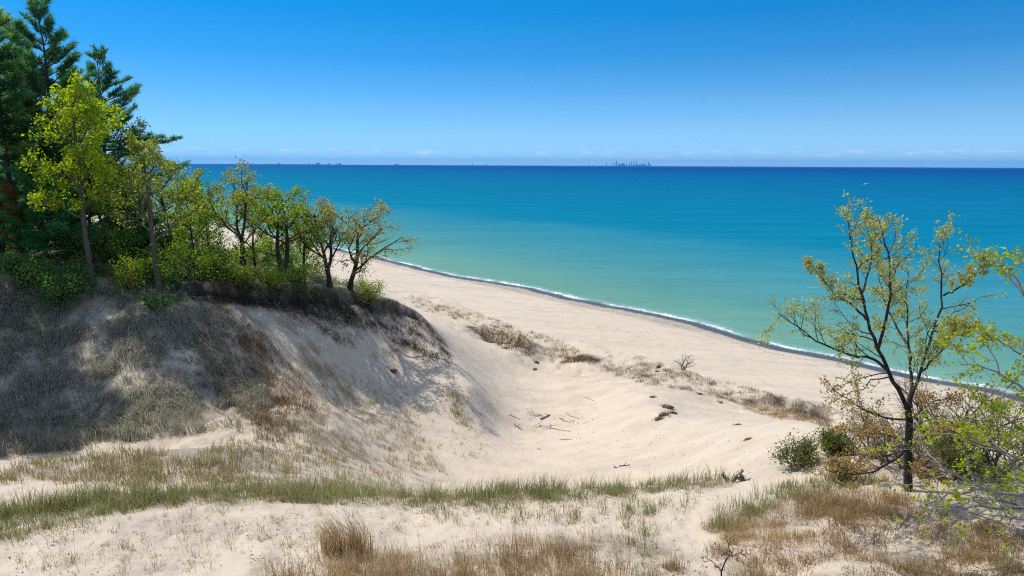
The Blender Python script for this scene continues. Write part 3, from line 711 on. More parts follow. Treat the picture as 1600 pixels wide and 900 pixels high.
make_tree('oak_tree', 'ochre brown leaved oak with a forked dark trunk and upright rounded crown', 'tree', 512, 456, 62, tall(512, 456, 303, 62), cfg(OAKC, kids=(6, 6, 5, 0), len=(.55, .5, .48), start=(.32, .2, .2), split=.10, ang=((22, 48), (28, 55), (30, 65))), 46, BARK_OAK, LEAF,
          dict(n=3400, keep=.5, spread=.2, size=.19, cols=OCH), stems=2, trunk_r=.16, trunk_frac=.72, width=5.1)
make_tree('oak_tree', 'last oak on the nose of the hill, its ochre crown leaning right', 'tree', 546, 461, 64.5, tall(546, 461, 318, 64.5), cfg(OAKC, kids=(9, 6, 5, 0), len=(.62, .5, .48), start=(.2, .2, .2), wind=np.array([.05, -.02, 0])), 58, BARK_OAK, LEAF,
          dict(n=3400, keep=.5, spread=.2, size=.19, cols=OCH), trunk_r=.15, trunk_frac=.70, lean=(.34, -.05, 0), width=6.8)
SMALL = cfg(OAKC, seg=(6, 5, 4, 3), kids=(8, 5, 3, 0), len=(.45, .5, .5), start=(.25, .2, .2))
mid = [('thin young tree with light green leaves between the olive oak and the twin trunks', 305, 436, 54, 6.6, LIME, 3, 71), ('slender bare stemmed tree with thin olive leaves left of the twin trunks', 335, 430, 58, 7.5, OLV, 2, 72),
       ('small yellow leaved tree deep in the shade right of the tall yellow tree', 182, 420, 56, 8.0, YEL, 3, 73), ('young olive tree behind the twin trunks', 400, 436, 60, 7.0, OLV, 2, 74),
       ('pale leaved young tree between the lime green tree and the forked oak', 474, 447, 63, 5.6, LIME, 2, 75), ('small russet leaved tree at the left picture edge', 4, 428, 49, 5.5, ((.12, .08, .02), (.24, .15, .04), (.3, .22, .07)), 3, 76),
       ('thin grey stemmed tree with yellow leaves behind the olive oak', 275, 415, 64, 9.5, OLV, 3, 77), ('straight dark trunked tree with a dull green top behind the yellow tree', 196, 396, 60, 11.5, ((.03, .06, .015), (.07, .10, .025), (.12, .14, .03)), 3, 78)]
for lb, px, py, Y, h, cl, per, sd in mid:
    make_tree('young_tree', lb, 'tree', px, py, Y, h, SMALL, sd, BARK_OAK, LEAF, dict(n=1200 * per, spread=.2, size=.2, cols=cl), trunk_r=.1, trunk_frac=.8, group='young trees in the wood', width=h * .5)
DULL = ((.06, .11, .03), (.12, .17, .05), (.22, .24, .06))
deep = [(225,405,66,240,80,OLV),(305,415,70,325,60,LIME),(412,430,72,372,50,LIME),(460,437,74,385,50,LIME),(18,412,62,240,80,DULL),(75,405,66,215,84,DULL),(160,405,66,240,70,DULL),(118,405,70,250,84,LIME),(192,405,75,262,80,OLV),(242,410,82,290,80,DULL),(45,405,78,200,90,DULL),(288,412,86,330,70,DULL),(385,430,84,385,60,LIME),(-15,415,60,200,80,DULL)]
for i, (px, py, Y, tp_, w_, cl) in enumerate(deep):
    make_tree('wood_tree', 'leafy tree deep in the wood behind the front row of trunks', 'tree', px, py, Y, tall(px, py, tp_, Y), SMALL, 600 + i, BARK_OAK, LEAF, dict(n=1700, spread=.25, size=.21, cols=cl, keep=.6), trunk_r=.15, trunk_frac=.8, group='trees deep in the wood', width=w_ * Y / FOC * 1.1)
BUSH = dict(seg=(5, 4, 3), wob=(.2, .28, .35), up=(.06, .05, .02), k=(5, 4, 3), kids=(6, 5, 0), ang=((30, 70), (30, 70)), len=(.62, .55), tip=.35, split=.8)
BUSH['from'] = (.15, .15)
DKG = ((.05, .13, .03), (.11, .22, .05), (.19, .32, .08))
shr = [('bright green rounded shrub left of the olive oak trunk', 222, 432, 49, 1.9, LIME, 81), ('broad lime green shrub right of the olive oak trunk', 292, 432, 50.5, 3.2, LIME, 82), ('large light green shrub below the twin trunks', 335, 440, 52, 2.7, LIME, 83),
       ('deep green shrub at the foot of the yellow tree', 116, 446, 46, 2.0, DKG, 84), ('dark leafy shrub hanging over the hill edge under the young pine', 85, 455, 45.2, 2.0, DKG, 85), ('blue green shrub near the left picture edge', 28, 442, 46, 2.6, DKG, 86),
       ('low lime shrub under the lime green tree', 420, 447, 56, 1.7, LIME, 87), ('small green shrub between the lime tree and the forked oak', 468, 452, 59.5, 1.7, LIME, 88), ('yellow green bush at the tip of the hill beside the leaning oak', 575, 467, 65.5, 2.1, OLV, 89),
       ('pale green shrub in the shade behind the yellow tree', 178, 430, 52, 2.4, LIME, 90), ('ochre tinged shrub under the sparse twin trunks', 385, 446, 54, 1.3, OLV, 91), ('dark green shrub between the pines and the yellow trunk', 150, 425, 52, 2.6, DKG, 92), ('tall leafy shrub far left among the trunks', 8, 415, 54, 3.4, LIME, 93), ('dull green shrub in the gap behind the olive oak', 255, 415, 58, 3.0, DKG, 94),
       ('tiny dark juniper clinging to the hill edge below the olive oak', 243, 462, 46.2, 1.2, DKG, 95)]
for lb, px, py, Y, h, cl, sd in shr:
    make_tree('shrub', lb, 'shrub', px, py, Y, h, BUSH, sd, BARK_OAK, LEAF, dict(n=int(800 + 450 * h), spread=.2, size=.16, cols=cl), stems=6, trunk_r=.04, trunk_frac=.62, group='shrubs under the trees', crown='foliage', trunk='stems', width=h * 1.5)
deep = [(200, 420, 56, 3), (275, 425, 58, 2.4), (325, 432, 62, 2.2), (405, 440, 66, 2.6), (440, 442, 68, 2.4), (490, 452, 68, 2), (60, 420, 56, 3.2), (110, 420, 58, 3.2), (20, 425, 58, 3), (165, 420, 60, 3), (140, 438, 48.5, 1.3), (190, 440, 48, 1.2), (5, 438, 47.5, 1.6), (60, 445, 46.5, 1.4), (310, 446, 51, 1.2), (355, 448, 53, 1.1), (265, 440, 49, 1.1)]
for i, (px, py, Y, h) in enumerate(deep):
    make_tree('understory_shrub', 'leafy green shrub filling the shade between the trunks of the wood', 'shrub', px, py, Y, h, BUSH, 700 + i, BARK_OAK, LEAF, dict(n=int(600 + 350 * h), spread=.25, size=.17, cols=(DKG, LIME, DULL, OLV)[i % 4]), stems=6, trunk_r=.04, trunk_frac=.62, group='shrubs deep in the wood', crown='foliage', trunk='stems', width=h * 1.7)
# low green growth on the wooded top
rng = np.random.default_rng(7)
N = 26000; gx = rng.uniform(-75, -13, N); gy = rng.uniform(40, 105, N)
bd, bs = seg_dist(gx, gy, [(-140, 40)] + [tuple(pt(-200,430,44)[:2]), tuple(pt(0,432,46.5)[:2]), tuple(pt(150,443,47.5)[:2])] + LIP)
k = (bd * bs > .3) & (H(gx, gy) > 14.5) & (shore_d(gx, gy) < -66) & (bd < 26) & (fbm(gx / 3, gy / 3, 91) > -.12)
gx, gy = gx[k], gy[k]; A = np.stack([gx, gy, H(gx, gy) + rng.uniform(.05, .45, len(gx)), 0 * gx, 0 * gx, 0 * gx + .3], -1)
V, Q, c = leaf_arrays(A, rng, per=5, spread=.14, size=.16, cols=((.035, .075, .015), (.08, .13, .025), (.17, .19, .05)), flat=.4)
tag(mk('undergrowth', V, Q, mat=LEAF, col=c), 'low green undergrowth covering the ground of the wood', 'undergrowth', kind='stuff')

# ------------------------------------------------------------------ right hand tree, guided limbs
def guided(T, A, rng, base, pts, r0, r1, cf, lev, k=7, sub=True):
    """pts: (px, py, distance) -> limb through those places, then twigs"""
    W_ = np.array([pt(a, b, Y) for a, b, Y in pts]) - base
    tt = np.linspace(0, len(W_) - 1, (len(W_) - 1) * 3 + 1); P = np.stack([np.interp(tt, np.arange(len(W_)), W_[:, i]) for i in range(3)], -1)
    P[1:-1] = (P[:-2] + 2 * P[1:-1] + P[2:]) / 4; P[1:-1] += rng.normal(size=P[1:-1].shape) * .018
    rr = np.linspace(r0, r1, len(P)); T.add(P, rr, k)
    if sub: kids(T, A, rng, P, rr, np.linalg.norm(np.diff(P, axis=0), axis=1).sum(), lev, cf)
    A.append((*P[-1], *unit(P[-1] - P[-2])))
rng = np.random.default_rng(101)
TWIG = dict(seg=(6, 6, 5, 3), wob=(.1, .16, .24, .3), up=(.05, .07, .07, .05), k=(7, 5, 4, 3), kids=(0, 13, 6, 0), ang=((30, 60), (28, 60), (30, 65)), len=(.4, .25, .42), tip=.35, taper=.35, slim=.013)
TWIG['from'] = (.2, .18, .2)
b0 = pt(1419, 770, 18.4); b0[2] = H(b0[0], b0[1])
o = empty('oak_tree', b0, 'spreading young oak with sparse ochre leaves standing alone on the right', 'tree')
T = Tubes(); A = []; Y = 18.4
P = np.array([pt(a, b, Y) for a, b in ((1420, 785), (1419, 765), (1418, 730), (1419, 690), (1421, 655), (1418, 636))]) - b0
T.add(P, [.17, .125, .11, .10, .095, .09], 9)
limbs = [([(1418,638,Y),(1408,621,Y),(1390,582,Y-.2),(1372,546,Y-.3),(1354,498,Y-.5),(1346,460,Y-.6),(1336,414,Y-.6),(1329,375,Y-.5),(1324,340,Y-.4)], .068, .008),
 ([(1419,640,Y),(1424,618,Y+.1),(1438,582,Y+.2),(1459,516,Y+.4),(1474,462,Y+.6),(1468,408,Y+.7),(1467,364,Y+.8)], .058, .008),
 ([(1420,640,Y),(1425,590,Y+.3),(1420,540,Y+.7),(1417,498,Y+1),(1414,460,Y+1.2),(1420,424,Y+1.3)], .047, .008),
 ([(1390,582,Y-.2),(1365,560,Y-.7),(1330,555,Y-1.1),(1288,540,Y-1.5),(1246,510,Y-1.7),(1216,490,Y-1.8)], .045, .008),
 ([(1354,500,Y-.5),(1335,480,Y-.2),(1306,462,Y+.2),(1284,435,Y+.4),(1264,408,Y+.5)], .035, .008),
 ([(1474,462,Y+.6),(1495,452,Y+.3),(1516,438,Y),(1530,415,Y-.2),(1542,398,Y-.3)], .03, .007),
 ([(1459,516,Y+.4),(1485,522,Y),(1510,514,Y-.3),(1526,512,Y-.4)], .025, .006),
 ([(1372,546,Y-.3),(1385,500,Y-1),(1392,460,Y-1.4),(1390,420,Y-1.6),(1384,380,Y-1.7),(1372,340,Y-1.7)], .045, .009),
 ([(1346,460,Y-.6),(1360,420,Y-.2),(1362,380,Y+.3),(1352,348,Y+.5)], .03, .008),
 ([(1420,540,Y+.7),(1395,500,Y+1.6),(1380,460,Y+2.1),(1372,430,Y+2.3)], .035, .008),
 ([(1438,582,Y+.2),(1460,560,Y-.6),(1482,535,Y-1.2),(1500,500,Y-1.5)], .03, .007)]
for pts_, r0, r1 in limbs: guided(T, A, rng, b0, pts_, r0, r1, TWIG, 1)
Atop = list(A); A2 = []
low = [([(1420,655,Y),(1378,654,Y-.6),(1340,632,Y-1),(1300,608,Y-1.3)], .035, .007), ([(1419,690,Y),(1390,680,Y+.6),(1350,676,Y+1),(1310,668,Y+1.2)], .03, .007), ([(1419,700,Y),(1400,715,Y-.8),(1370,735,Y-1.4),(1330,742,Y-1.8),(1290,735,Y-2)], .04, .008),
       ([(1420,670,Y),(1450,676,Y-.5),(1490,672,Y-.9),(1530,680,Y-1)], .035, .008), ([(1420,660,Y),(1440,640,Y+.5),(1465,625,Y+.9),(1490,622,Y+1)], .025, .006), ([(1418,720,Y),(1440,735,Y-.8),(1470,745,Y-1.2)], .022, .006)]
for pts_, r0, r1 in low: guided(T, A2, rng, b0, pts_, r0, r1, TWIG, 1)
T.build('trunk', BARK_OAK, o)
V, Q, c = leaf_arrays(Atop, rng, per=5, spread=.05, size=.07, cols=((.21, .24, .06), (.34, .35, .10), (.50, .45, .19)), aspect=.7)
mk('crown', V, Q, mat=LEAF, parent=o, col=c)
V, Q, c = leaf_arrays(A2, rng, per=3, spread=.05, size=.07, cols=((.24, .24, .045), (.42, .28, .10), (.46, .25, .13)), aspect=.7)
mk('low_foliage', V, Q, mat=LEAF, parent=o, col=c)

# leafy yellow green tree cut by the right edge
rng = np.random.default_rng(131)
b0 = pt(1690, 760, 15.5); b0[2] = H(b0[0], b0[1])
o = empty('leafy_tree', b0, 'yellow green tree leaning in from the right picture edge with grey lower limbs', 'tree')
T = Tubes(); A = []; Y = 15.5
P = np.array([pt(a, b, Y) for a, b in ((1690, 790), (1688, 740), (1680, 680), (1672, 600))]) - b0; T.add(P, [.16, .12, .11, .09], 8)
TW2 = cfg(TWIG, kids=(0, 8, 5, 0), len=(.4, .30, .45), start=(.25, .2, .2))
for pts_, r0, r1 in [([(1674,620,Y),(1650,560,Y-.4),(1620,500,Y-.7),(1590,440,Y-.9),(1572,418,Y-1)], .05, .008), ([(1676,640,Y),(1640,600,Y+.5),(1600,555,Y+.8),(1565,535,Y+1),(1545,525,Y+1)], .045, .008), ([(1678,660,Y),(1640,640,Y-.6),(1590,600,Y-1),(1540,575,Y-1.2),(1500,570,Y-1.3)], .045, .008),
                       ([(1680,690,Y),(1630,690,Y+.6),(1570,655,Y+1),(1520,620,Y+1.2)], .045, .008), ([(1672,600,Y),(1660,520,Y+.4),(1650,450,Y+.6),(1640,390,Y+.7)], .06, .01), ([(1682,700,Y),(1640,720,Y-.5),(1590,715,Y-.9),(1530,690,Y-1.2),(1480,672,Y-1.3)], .05, .009)]:
    guided(T, A, rng, b0, pts_, r0, r1, TW2, 1)
T.build('trunk', BARK_GREY, o)
V, Q, c = leaf_arrays(A, rng, per=4, spread=.07, size=.085, cols=((.14, .20, .016), (.30, .34, .026), (.44, .43, .05)), aspect=.75)
mk('crown', V, Q, mat=LEAF, parent=o, col=c)

# grey low boughs sprawling over the sand on the right
rng = np.random.default_rng(151)
b0 = pt(1660, 800, 14.6); b0[2] = H(b0[0], b0[1])
o = empty('sprawling_tree', b0, 'low grey boughs with fresh green buds sprawling left over the sand from the right edge', 'tree')
T = Tubes(); A = []; Y = 14.6
TW3 = cfg(TWIG, kids=(0, 9, 4, 0), len=(.4, .36, .42), start=(.2, .2, .2), up=(.05, .03, .03, .03), slim=.010, leaf_from=3)
P = np.array([pt(a, b, Y) for a, b in ((1672, 830), (1662, 800), (1650, 770))]) - b0; T.add(P, [.13, .11, .09], 8)
for pts_, r0, r1 in [([(1655,785,Y),(1600,775,Y-.4),(1545,770,Y-.6),(1490,740,Y-.7),(1455,720,Y-.6),(1425,700,Y-.5)], .05, .007), ([(1660,800,Y),(1600,795,Y-.2),(1530,790,Y-.3),(1470,792,Y-.4),(1425,782,Y-.3)], .05, .008), ([(1655,790,Y),(1610,760,Y+.5),(1560,735,Y+.9),(1510,720,Y+1.1)], .04, .007),
                       ([(1660,800,Y),(1610,812,Y-.8),(1560,806,Y-1.1),(1500,800,Y-1.2)], .035, .007), ([(1655,780,Y),(1600,740,Y+.2),(1560,700,Y+.4),(1520,690,Y+.4)], .035, .007), ([(1660,800,Y),(1620,795,Y+.8),(1560,782,Y+1.2),(1490,770,Y+1.4)], .045, .008)]:
    guided(T, A, rng, b0, pts_, r0, r1, TW3, 1)
T.build('trunk', BARK_GREY, o)
A = [A[i] for i in rng.permutation(len(A))[:int(len(A) * .5)]]
V, Q, c = leaf_arrays(A, rng, per=4, spread=.04, size=.08, cols=((.15, .22, .016), (.32, .38, .026), (.44, .45, .05)), aspect=.8)
mk('crown', V, Q, mat=LEAF, parent=o, col=c)

# shrubs round the foot of the oak
sh2 = [('low olive green juniper, leftmost bush on the open sand', 1243, 724, 21.8, 1.0, ((.08, .10, .03), (.17, .18, .06), (.26, .21, .09)), BARK_OAK, 2, .075, 201, 6), ('taller dark green juniper close to the left of the oak trunk', 1312, 714, 22, .75, ((.07, .095, .025), (.16, .18, .04), (.26, .22, .07)), BARK_OAK, 3, .075, 202, 6),
       ('bare brown twiggy bush just left of the oak trunk', 1368, 730, 20.6, 1.7, ((.10, .07, .04), (.18, .12, .06), (.2, .16, .05)), BARK_WARM, 1, .045, 203, 9), ('bare grey brown bush behind the oak trunk on the right', 1470, 720, 21, 2.7, ((.10, .09, .04), (.18, .13, .06), (.22, .2, .04)), BARK_WARM, 0, .05, 204, 9),
       ('low ochre leaved bush in front of the junipers', 1318, 748, 19.4, .75, ((.16, .13, .03), (.27, .20, .06), (.32, .18, .09)), BARK_WARM, 1, .07, 205, 6), ('dull green bush between the oak trunk and the sprawling boughs', 1500, 752, 18.6, 1.3, ((.08, .11, .03), (.2, .2, .05), (.3, .27, .07)), BARK_WARM, 1, .08, 206, 8),
       ('twiggy bush with a few green leaves at the right edge above the grey boughs', 1570, 720, 18.5, 2.3, ((.09, .12, .02), (.19, .21, .03), (.25, .22, .06)), BARK_WARM, 1, .06, 207, 8), ('russet twiggy bush right behind the oak trunk', 1430, 742, 20, 1.3, ((.10, .07, .04), (.20, .12, .06), (.2, .17, .05)), BARK_WARM, 1, .05, 208, 8),
       ('small bare leafless bush on the crest of the foredune by the beach', 1066, 585, 70.5, 1.9, ((.2, .15, .1), (.25, .2, .12), (.3, .25, .15)), BARK_WARM, 0, .1, 209, 4), ('brown dried twig heap on the bare sand at the end of the grass ridge', 1166, 744, 21.3, .22, ((.2, .15, .1), (.25, .2, .12), (.3, .25, .15)), BARK_WARM, 0, .1, 210, 8)]
for lb, px, py, Y, h, cl, bk, per, sz, sd, st in sh2:
    make_tree('bush', lb, 'bush', px, py, Y, h, cfg(BUSH, seg=(5, 4, 3, 2), wob=(.2, .25, .3, .3), up=(.05, .05, .03, .02), k=(5, 4, 3, 3), kids=(8, 6, 4, 0), ang=((25, 65), (30, 65), (30, 65)), len=(.6, .55, .5), start=(.15, .15, .2), slim=.014) if sd not in (209,) else BUSH, sd, bk, LEAF,
              dict(per=per, spread=.11 if sd in (201, 202) else .06, size=sz, cols=cl, keep=.7) if per else None, stems=st, trunk_r=.03 if sd != 209 else .05, trunk_frac=.62, group='bushes at the right of the dune', crown='foliage', trunk='stems', sink=.05)

# little sapling at the bottom edge
rng = np.random.default_rng(171)
b0 = pt(1127, 915, 14.0); b0[2] = H(b0[0], b0[1]); Y = 13.6
o = empty('sapling', b0, 'small leafless sapling with red buds at the bottom edge of the photo', 'sapling')
T = Tubes(); A = []
SAP = cfg(TWIG, kids=(0, 4, 2, 0), len=(.4, .3, .4), slim=.012)
P = np.array([pt(a, b, Y) for a, b in ((1127, 925), (1127, 893), (1133, 878), (1140, 867))]) - b0; P[0] = (0, 0, -.05); T.add(P, [.022, .017, .015, .013], 6)
for pts_, r0, r1 in [([(1140,867,Y),(1138,850,Y),(1135,835,Y+.1)], .011, .004), ([(1140,867,Y),(1155,866,Y-.1),(1172,867,Y-.2)], .009, .004), ([(1127,893,Y),(1115,880,Y-.1),(1103,872,Y-.2),(1097,866,Y-.2)], .011, .004), ([(1135,875,Y),(1125,860,Y+.2),(1118,850,Y+.3)], .007, .003)]:
    guided(T, A, rng, b0, pts_, r0, r1, SAP, 1, k=5)
T.build('stem', BARK_OAK, o)
V, Q, c = leaf_arrays(A, rng, per=3, spread=.012, size=.028, cols=((.16, .05, .03), (.25, .09, .05), (.3, .14, .08)), aspect=.7); mk('foliage', V, Q, mat=LEAF, parent=o, col=c)

# ------------------------------------------------------------------ grass
rng = np.random.default_rng(301)
g = Sward()      # green crest
crest = [(150,784),(300,768),(450,766),(600,770),(750,768),(900,757),(1050,750),(1140,750),(1150,757),(1050,768),(900,783),(750,792),(600,792),(450,785),(300,787),(150,804)]
left = [(-60,812),(0,802),(150,780),(300,770),(300,786),(150,808),(60,836),(-60,860)]
top = [(0,800),(150,777),(300,768),(450,766),(600,770),(750,768),(900,757),(1050,750),(1140,750),(1050,756),(900,765),(750,776),(600,778),(450,774),(300,776),(150,787),(0,812)]
HEAD = (.36, .32, .15)
g.add(scatter(rng, left, 70, ymax=24), rng, nb=34, h=.44, w=.014, cols=GREEN, spread=.5, base_r=.15, tipcol=HEAD, hvar=.6)
g.add(scatter(rng, crest, 170, ymax=24), rng, nb=36, h=.46, w=.014, cols=GREEN, spread=.5, base_r=.15, lean=(.06, 0), tipcol=HEAD, hvar=.6)
g.add(scatter(rng, top, 190, ymax=24), rng, nb=34, h=.54, w=.014, cols=GREEN, spread=.42, base_r=.14, lean=(.1, 0), tipcol=HEAD, hvar=.6)
g.add(scatter(rng, crest, 170, ymax=24), rng, nb=18, h=.4, w=.010, cols=OLIVE, spread=.6, base_r=.14, lean=(.1, 0), tipcol=STRAW, hvar=.6)
g.add(scatter(rng, crest, 120, ymax=24), rng, nb=22, h=.16, w=.011, cols=RUST, spread=1.1, base_r=.16, hvar=.5)
g.add(scatter(rng, [(350,770),(600,770),(750,767),(900,756),(1120,749),(1050,757),(900,768),(750,782),(600,784),(350,780)], 420, ymax=24), rng, nb=2, h=.85, w=.010, cols=OLIVE[2:], spread=.25, base_r=.12, lean=(.25, 0), tipcol=STRAW)
g.add(scatter(rng, [(1088,822),(1112,800),(1200,768),(1300,742),(1400,752),(1300,772),(1210,790),(1130,845)], 150, ymax=24, clump=5, crad=14), rng, nb=18, h=.40, w=.011, cols=GREEN, spread=.4, base_r=.1, tipcol=(.32, .3, .13), hvar=.5)
g.add(scatter(rng, [(600,778),(1060,768),(1120,757),(1080,800),(950,820),(700,815)], 120, clump=3, crad=10), rng, nb=14, h=.40, w=.011, cols=GREEN, spread=.4, base_r=.08, tipcol=(.3, .27, .12), hvar=.5)
g.build('marram_grass', 'tall green dune grass along the crest of the near ridge')
g = Sward()      # separate small tufts on the near sand
near_p = [(0,850),(150,808),(300,790),(600,796),(900,786),(1060,770),(1130,760),(1060,820),(1000,850),(700,835),(420,860),(300,900),(0,900)]
g.add(scatter(rng, near_p, 105), rng, nb=10, h=.30, w=.010, cols=GREEN[1:], spread=.5, base_r=.06, tipcol=(.3, .26, .13), hvar=.6)
g.add(scatter(rng, near_p, 130, clump=3, crad=12), rng, nb=8, h=.24, w=.009, cols=OLIVE, spread=.9, base_r=.09, tipcol=STRAW, hvar=.6)
g.add(scatter(rng, near_p, 70), rng, nb=10, h=.2, w=.009, cols=RUST, spread=1.1, base_r=.1, hvar=.5)
g.add(scatter(rng, [(980,790),(1010,840),(1030,870),(1010,880),(985,850),(965,810)], 16), rng, nb=16, h=.4, w=.012, cols=GREEN, spread=.35, base_r=.08)
g.build('beach_grass', 'thin separate tufts of green and straw grass on the near sand')
g = Sward()      # brown bunch grass at the bottom edge
fgp = [(370,990),(385,900),(420,880),(600,866),(700,852),(800,848),(950,845),(1045,862),(1080,890),(1090,990)]
g.add(scatter(rng, fgp, 95, clump=3, crad=12), rng, nb=80, h=.45, w=.010, cols=BROWN, spread=.5, base_r=.17, lean=(-.1, 0), tipcol=STRAW, hvar=.7)
g.add(scatter(rng, [(500,990),(520,890),(640,875),(1060,880),(1080,990)], 120, clump=3, crad=12), rng, nb=70, h=.55, w=.010, cols=BROWN, spread=.45, base_r=.17, lean=(-.08, 0), tipcol=STRAW, hvar=.5)
g.add(scatter(rng, fgp, 170), rng, nb=26, h=.2, w=.009, cols=RUST, spread=1.1, base_r=.16, hvar=.5)
g.add(scatter(rng, fgp, 200), rng, nb=5, h=.8, w=.007, cols=BROWN[1:], spread=.35, base_r=.1, tipcol=STRAW, lean=(-.12, 0))
g.add(scatter(rng, [(430,900),(700,865),(1000,860),(1060,900)], 60), rng, nb=8, h=.45, w=.010, cols=GREEN[1:], spread=.35, base_r=.05)
g.build('bunch_grass', 'dry brown bunch grass in the foreground along the bottom edge')
g = Sward()      # brown cushions right foreground
rp = [(1110,850),(1210,790),(1300,775),(1420,775),(1500,815),(1620,835),(1620,960),(1140,960)]
g.add(scatter(rng, rp, 165, clump=4, crad=14), rng, nb=85, h=.30, w=.010, cols=BROWN, spread=.6, base_r=.16, lean=(-.18, 0), tipcol=STRAW, hvar=.5)
g.add(scatter(rng, rp, 140, clump=4, crad=10), rng, nb=70, h=.18, w=.010, cols=RUST, spread=.9, base_r=.16, hvar=.4)
g.add(scatter(rng, rp, 120), rng, nb=10, h=.2, w=.008, cols=OLIVE, spread=.9, base_r=.1, hvar=.5)
g.add(scatter(rng, [(1270,775),(1420,775),(1440,800),(1330,820),(1230,805)], 46), rng, nb=75, h=.42, w=.010, cols=BROWN, spread=.45, base_r=.17, lean=(-.15, 0), tipcol=STRAW, hvar=.4)
g.add(scatter(rng, [(1120,800),(1210,790),(1230,830),(1200,870),(1140,850)], 26), rng, nb=50, h=.42, w=.008, cols=BROWN[1:], spread=.4, base_r=.15, tipcol=STRAW, hvar=.4)
g.add(scatter(rng, rp, 50), rng, nb=9, h=.28, w=.010, cols=GREEN[1:], spread=.5, base_r=.06)
g.build('dry_grass', 'low brown cushions of dry grass on the right foreground sand')
g = Sward()      # long drooping grass on the shaded hill
hp = [(-80,440),(0,436),(150,452),(260,455),(330,465),(352,505),(400,565),(422,645),(400,662),(220,692),(0,716),(-80,730)]
dn = lambda a, b: np.clip(.55 + 2.2 * fbm(a / 40, b / 26, 95), .04, 1)
g.add(scatter(rng, hp, 2900, clump=5, crad=7, ymin=26, dens=dn), rng, nb=15, h=.9, w=.027, cols=GREYG, spread=.4, base_r=.16, down=3.2, tipcol=(.33, .27, .18))
g.add(scatter(rng, hp, 1300, ymin=26, clump=8, crad=14), rng, nb=12, h=.55, w=.022, cols=((.09, .11, .055), (.17, .175, .09), (.3, .27, .16)), spread=.4, base_r=.16, down=2.6)
g.add(scatter(rng, [(330,465),(352,475),(420,580),(440,660),(400,665),(340,620),(300,520)], 500, ymin=26, clump=6, crad=9), rng, nb=14, h=.5, w=.022, cols=RUST, spread=.5, base_r=.16, down=1.0, tipcol=(.22, .15, .08))
g.build('hill_grass', 'long grey green and straw grass hanging down the shaded hillside')
g = Sward()      # flank, swale and bowl tufts
fl = [(300,720),(430,640),(420,560),(520,570),(640,640),(700,745),(540,768),(300,765),(0,790),(0,725),(200,698)]
g.add(scatter(rng, fl, 700, clump=9, crad=11, ymin=19.5), rng, nb=14, h=.42, w=.02, cols=OLIVE, spread=.5, base_r=.14, down=.5, tipcol=STRAW)
g.add(scatter(rng, [(300,720),(430,665),(560,700),(640,755),(540,766),(300,764),(0,790),(0,728),(200,700)], 420, clump=4, crad=10, ymin=19.5), rng, nb=11, h=.40, w=.02, cols=OLIVE[:3], spread=.45, base_r=.13, down=.4)
g.add(scatter(rng, fl, 160, ymin=19.5), rng, nb=9, h=.45, w=.02, cols=GREEN[1:], spread=.4, base_r=.08)
g.add(scatter(rng, [(375,495),(420,530),(475,590),(500,650),(440,650),(410,590),(390,550),(360,505)], 300, clump=9, crad=10), rng, nb=13, h=.48, w=.024, cols=RUST, spread=.6, base_r=.17, down=.8, tipcol=(.25, .16, .08))
g.add(scatter(rng, [(395,620),(440,625),(470,660),(430,700),(395,660)], 90, clump=5, crad=8), rng, nb=13, h=.5, w=.022, cols=RUST, spread=.6, base_r=.16, down=.8, tipcol=(.25, .16, .08))
g.add(scatter(rng, [(425,470),(520,500),(650,600),(700,700),(600,720),(470,600)], 300, clump=6, crad=9), rng, nb=10, h=.45, w=.022, cols=OLIVE[1:], spread=.5, base_r=.12, down=.7)
g.add(scatter(rng, [(695,605),(715,615),(730,650),(745,668),(720,665),(703,640)], 46), rng, nb=12, h=.5, w=.024, cols=OLIVE[:3], spread=.5, base_r=.16, down=.4)
g.add(scatter(rng, [(690,600),(750,610),(760,690),(740,730),(690,700)], 46), rng, nb=9, h=.4, w=.022, cols=OLIVE, spread=.5, base_r=.1, down=.4)
g.build('slope_grass', 'scattered olive and straw tufts on the sandy slope left of the bowl')
g = Sward()      # roots and dead grass hanging from the eroded edge
lp = [(255,446),(330,455),(400,452),(480,458),(550,464),(620,478),(655,492),(700,545),(712,572),(680,575),(640,545),(590,520),(530,505),(470,492),(400,478),(330,475)]
g.add(scatter(rng, lp, 1100, clump=10, crad=8, ymin=30), rng, nb=15, h=.48, w=.026, cols=((.025, .018, .012), (.06, .042, .028), (.12, .085, .05)), spread=.6, base_r=.2, down=1.2)
g.add(scatter(rng, [(440,480),(520,495),(600,520),(660,550),(640,570),(560,545),(480,515)], 160, clump=9, crad=8), rng, nb=14, h=.42, w=.026, cols=RUST, spread=.6, base_r=.18, down=1.0, tipcol=(.2, .13, .07))
g.add(scatter(rng, [(330,448),(420,447),(500,455),(570,463),(615,476),(560,470),(480,462),(330,456)], 350, ymin=45), rng, nb=12, h=.35, w=.024, cols=GREEN[:3], spread=.4, base_r=.15)
g.build('dead_grass', 'dark dead grass and roots hanging from the eroded edge of the hill')
g = Sward()      # foredune
fd1 = [(640,462),(700,480),(780,500),(860,530),(930,558),(915,566),(830,552),(770,522),(735,505),(650,485)]
fd2 = [(940,566),(1010,566),(1060,578),(1150,600),(1300,640),(1300,668),(1160,632),(1080,612),(1000,600),(945,582)]
g.add(scatter(rng, fd1, 300, clump=7, crad=5, ymin=60), rng, nb=14, h=.45, w=.03, cols=OLIVE[:3], spread=.5, base_r=.2, lean=(.1, 0), tipcol=STRAW)
g.add(scatter(rng, fd2, 300, clump=7, crad=5, ymin=45), rng, nb=14, h=.4, w=.026, cols=OLIVE[:3], spread=.55, base_r=.18, tipcol=STRAW)
g.add(scatter(rng, fd1 , 110, ymin=60), rng, nb=10, h=.4, w=.03, cols=RUST, spread=.6, base_r=.22)
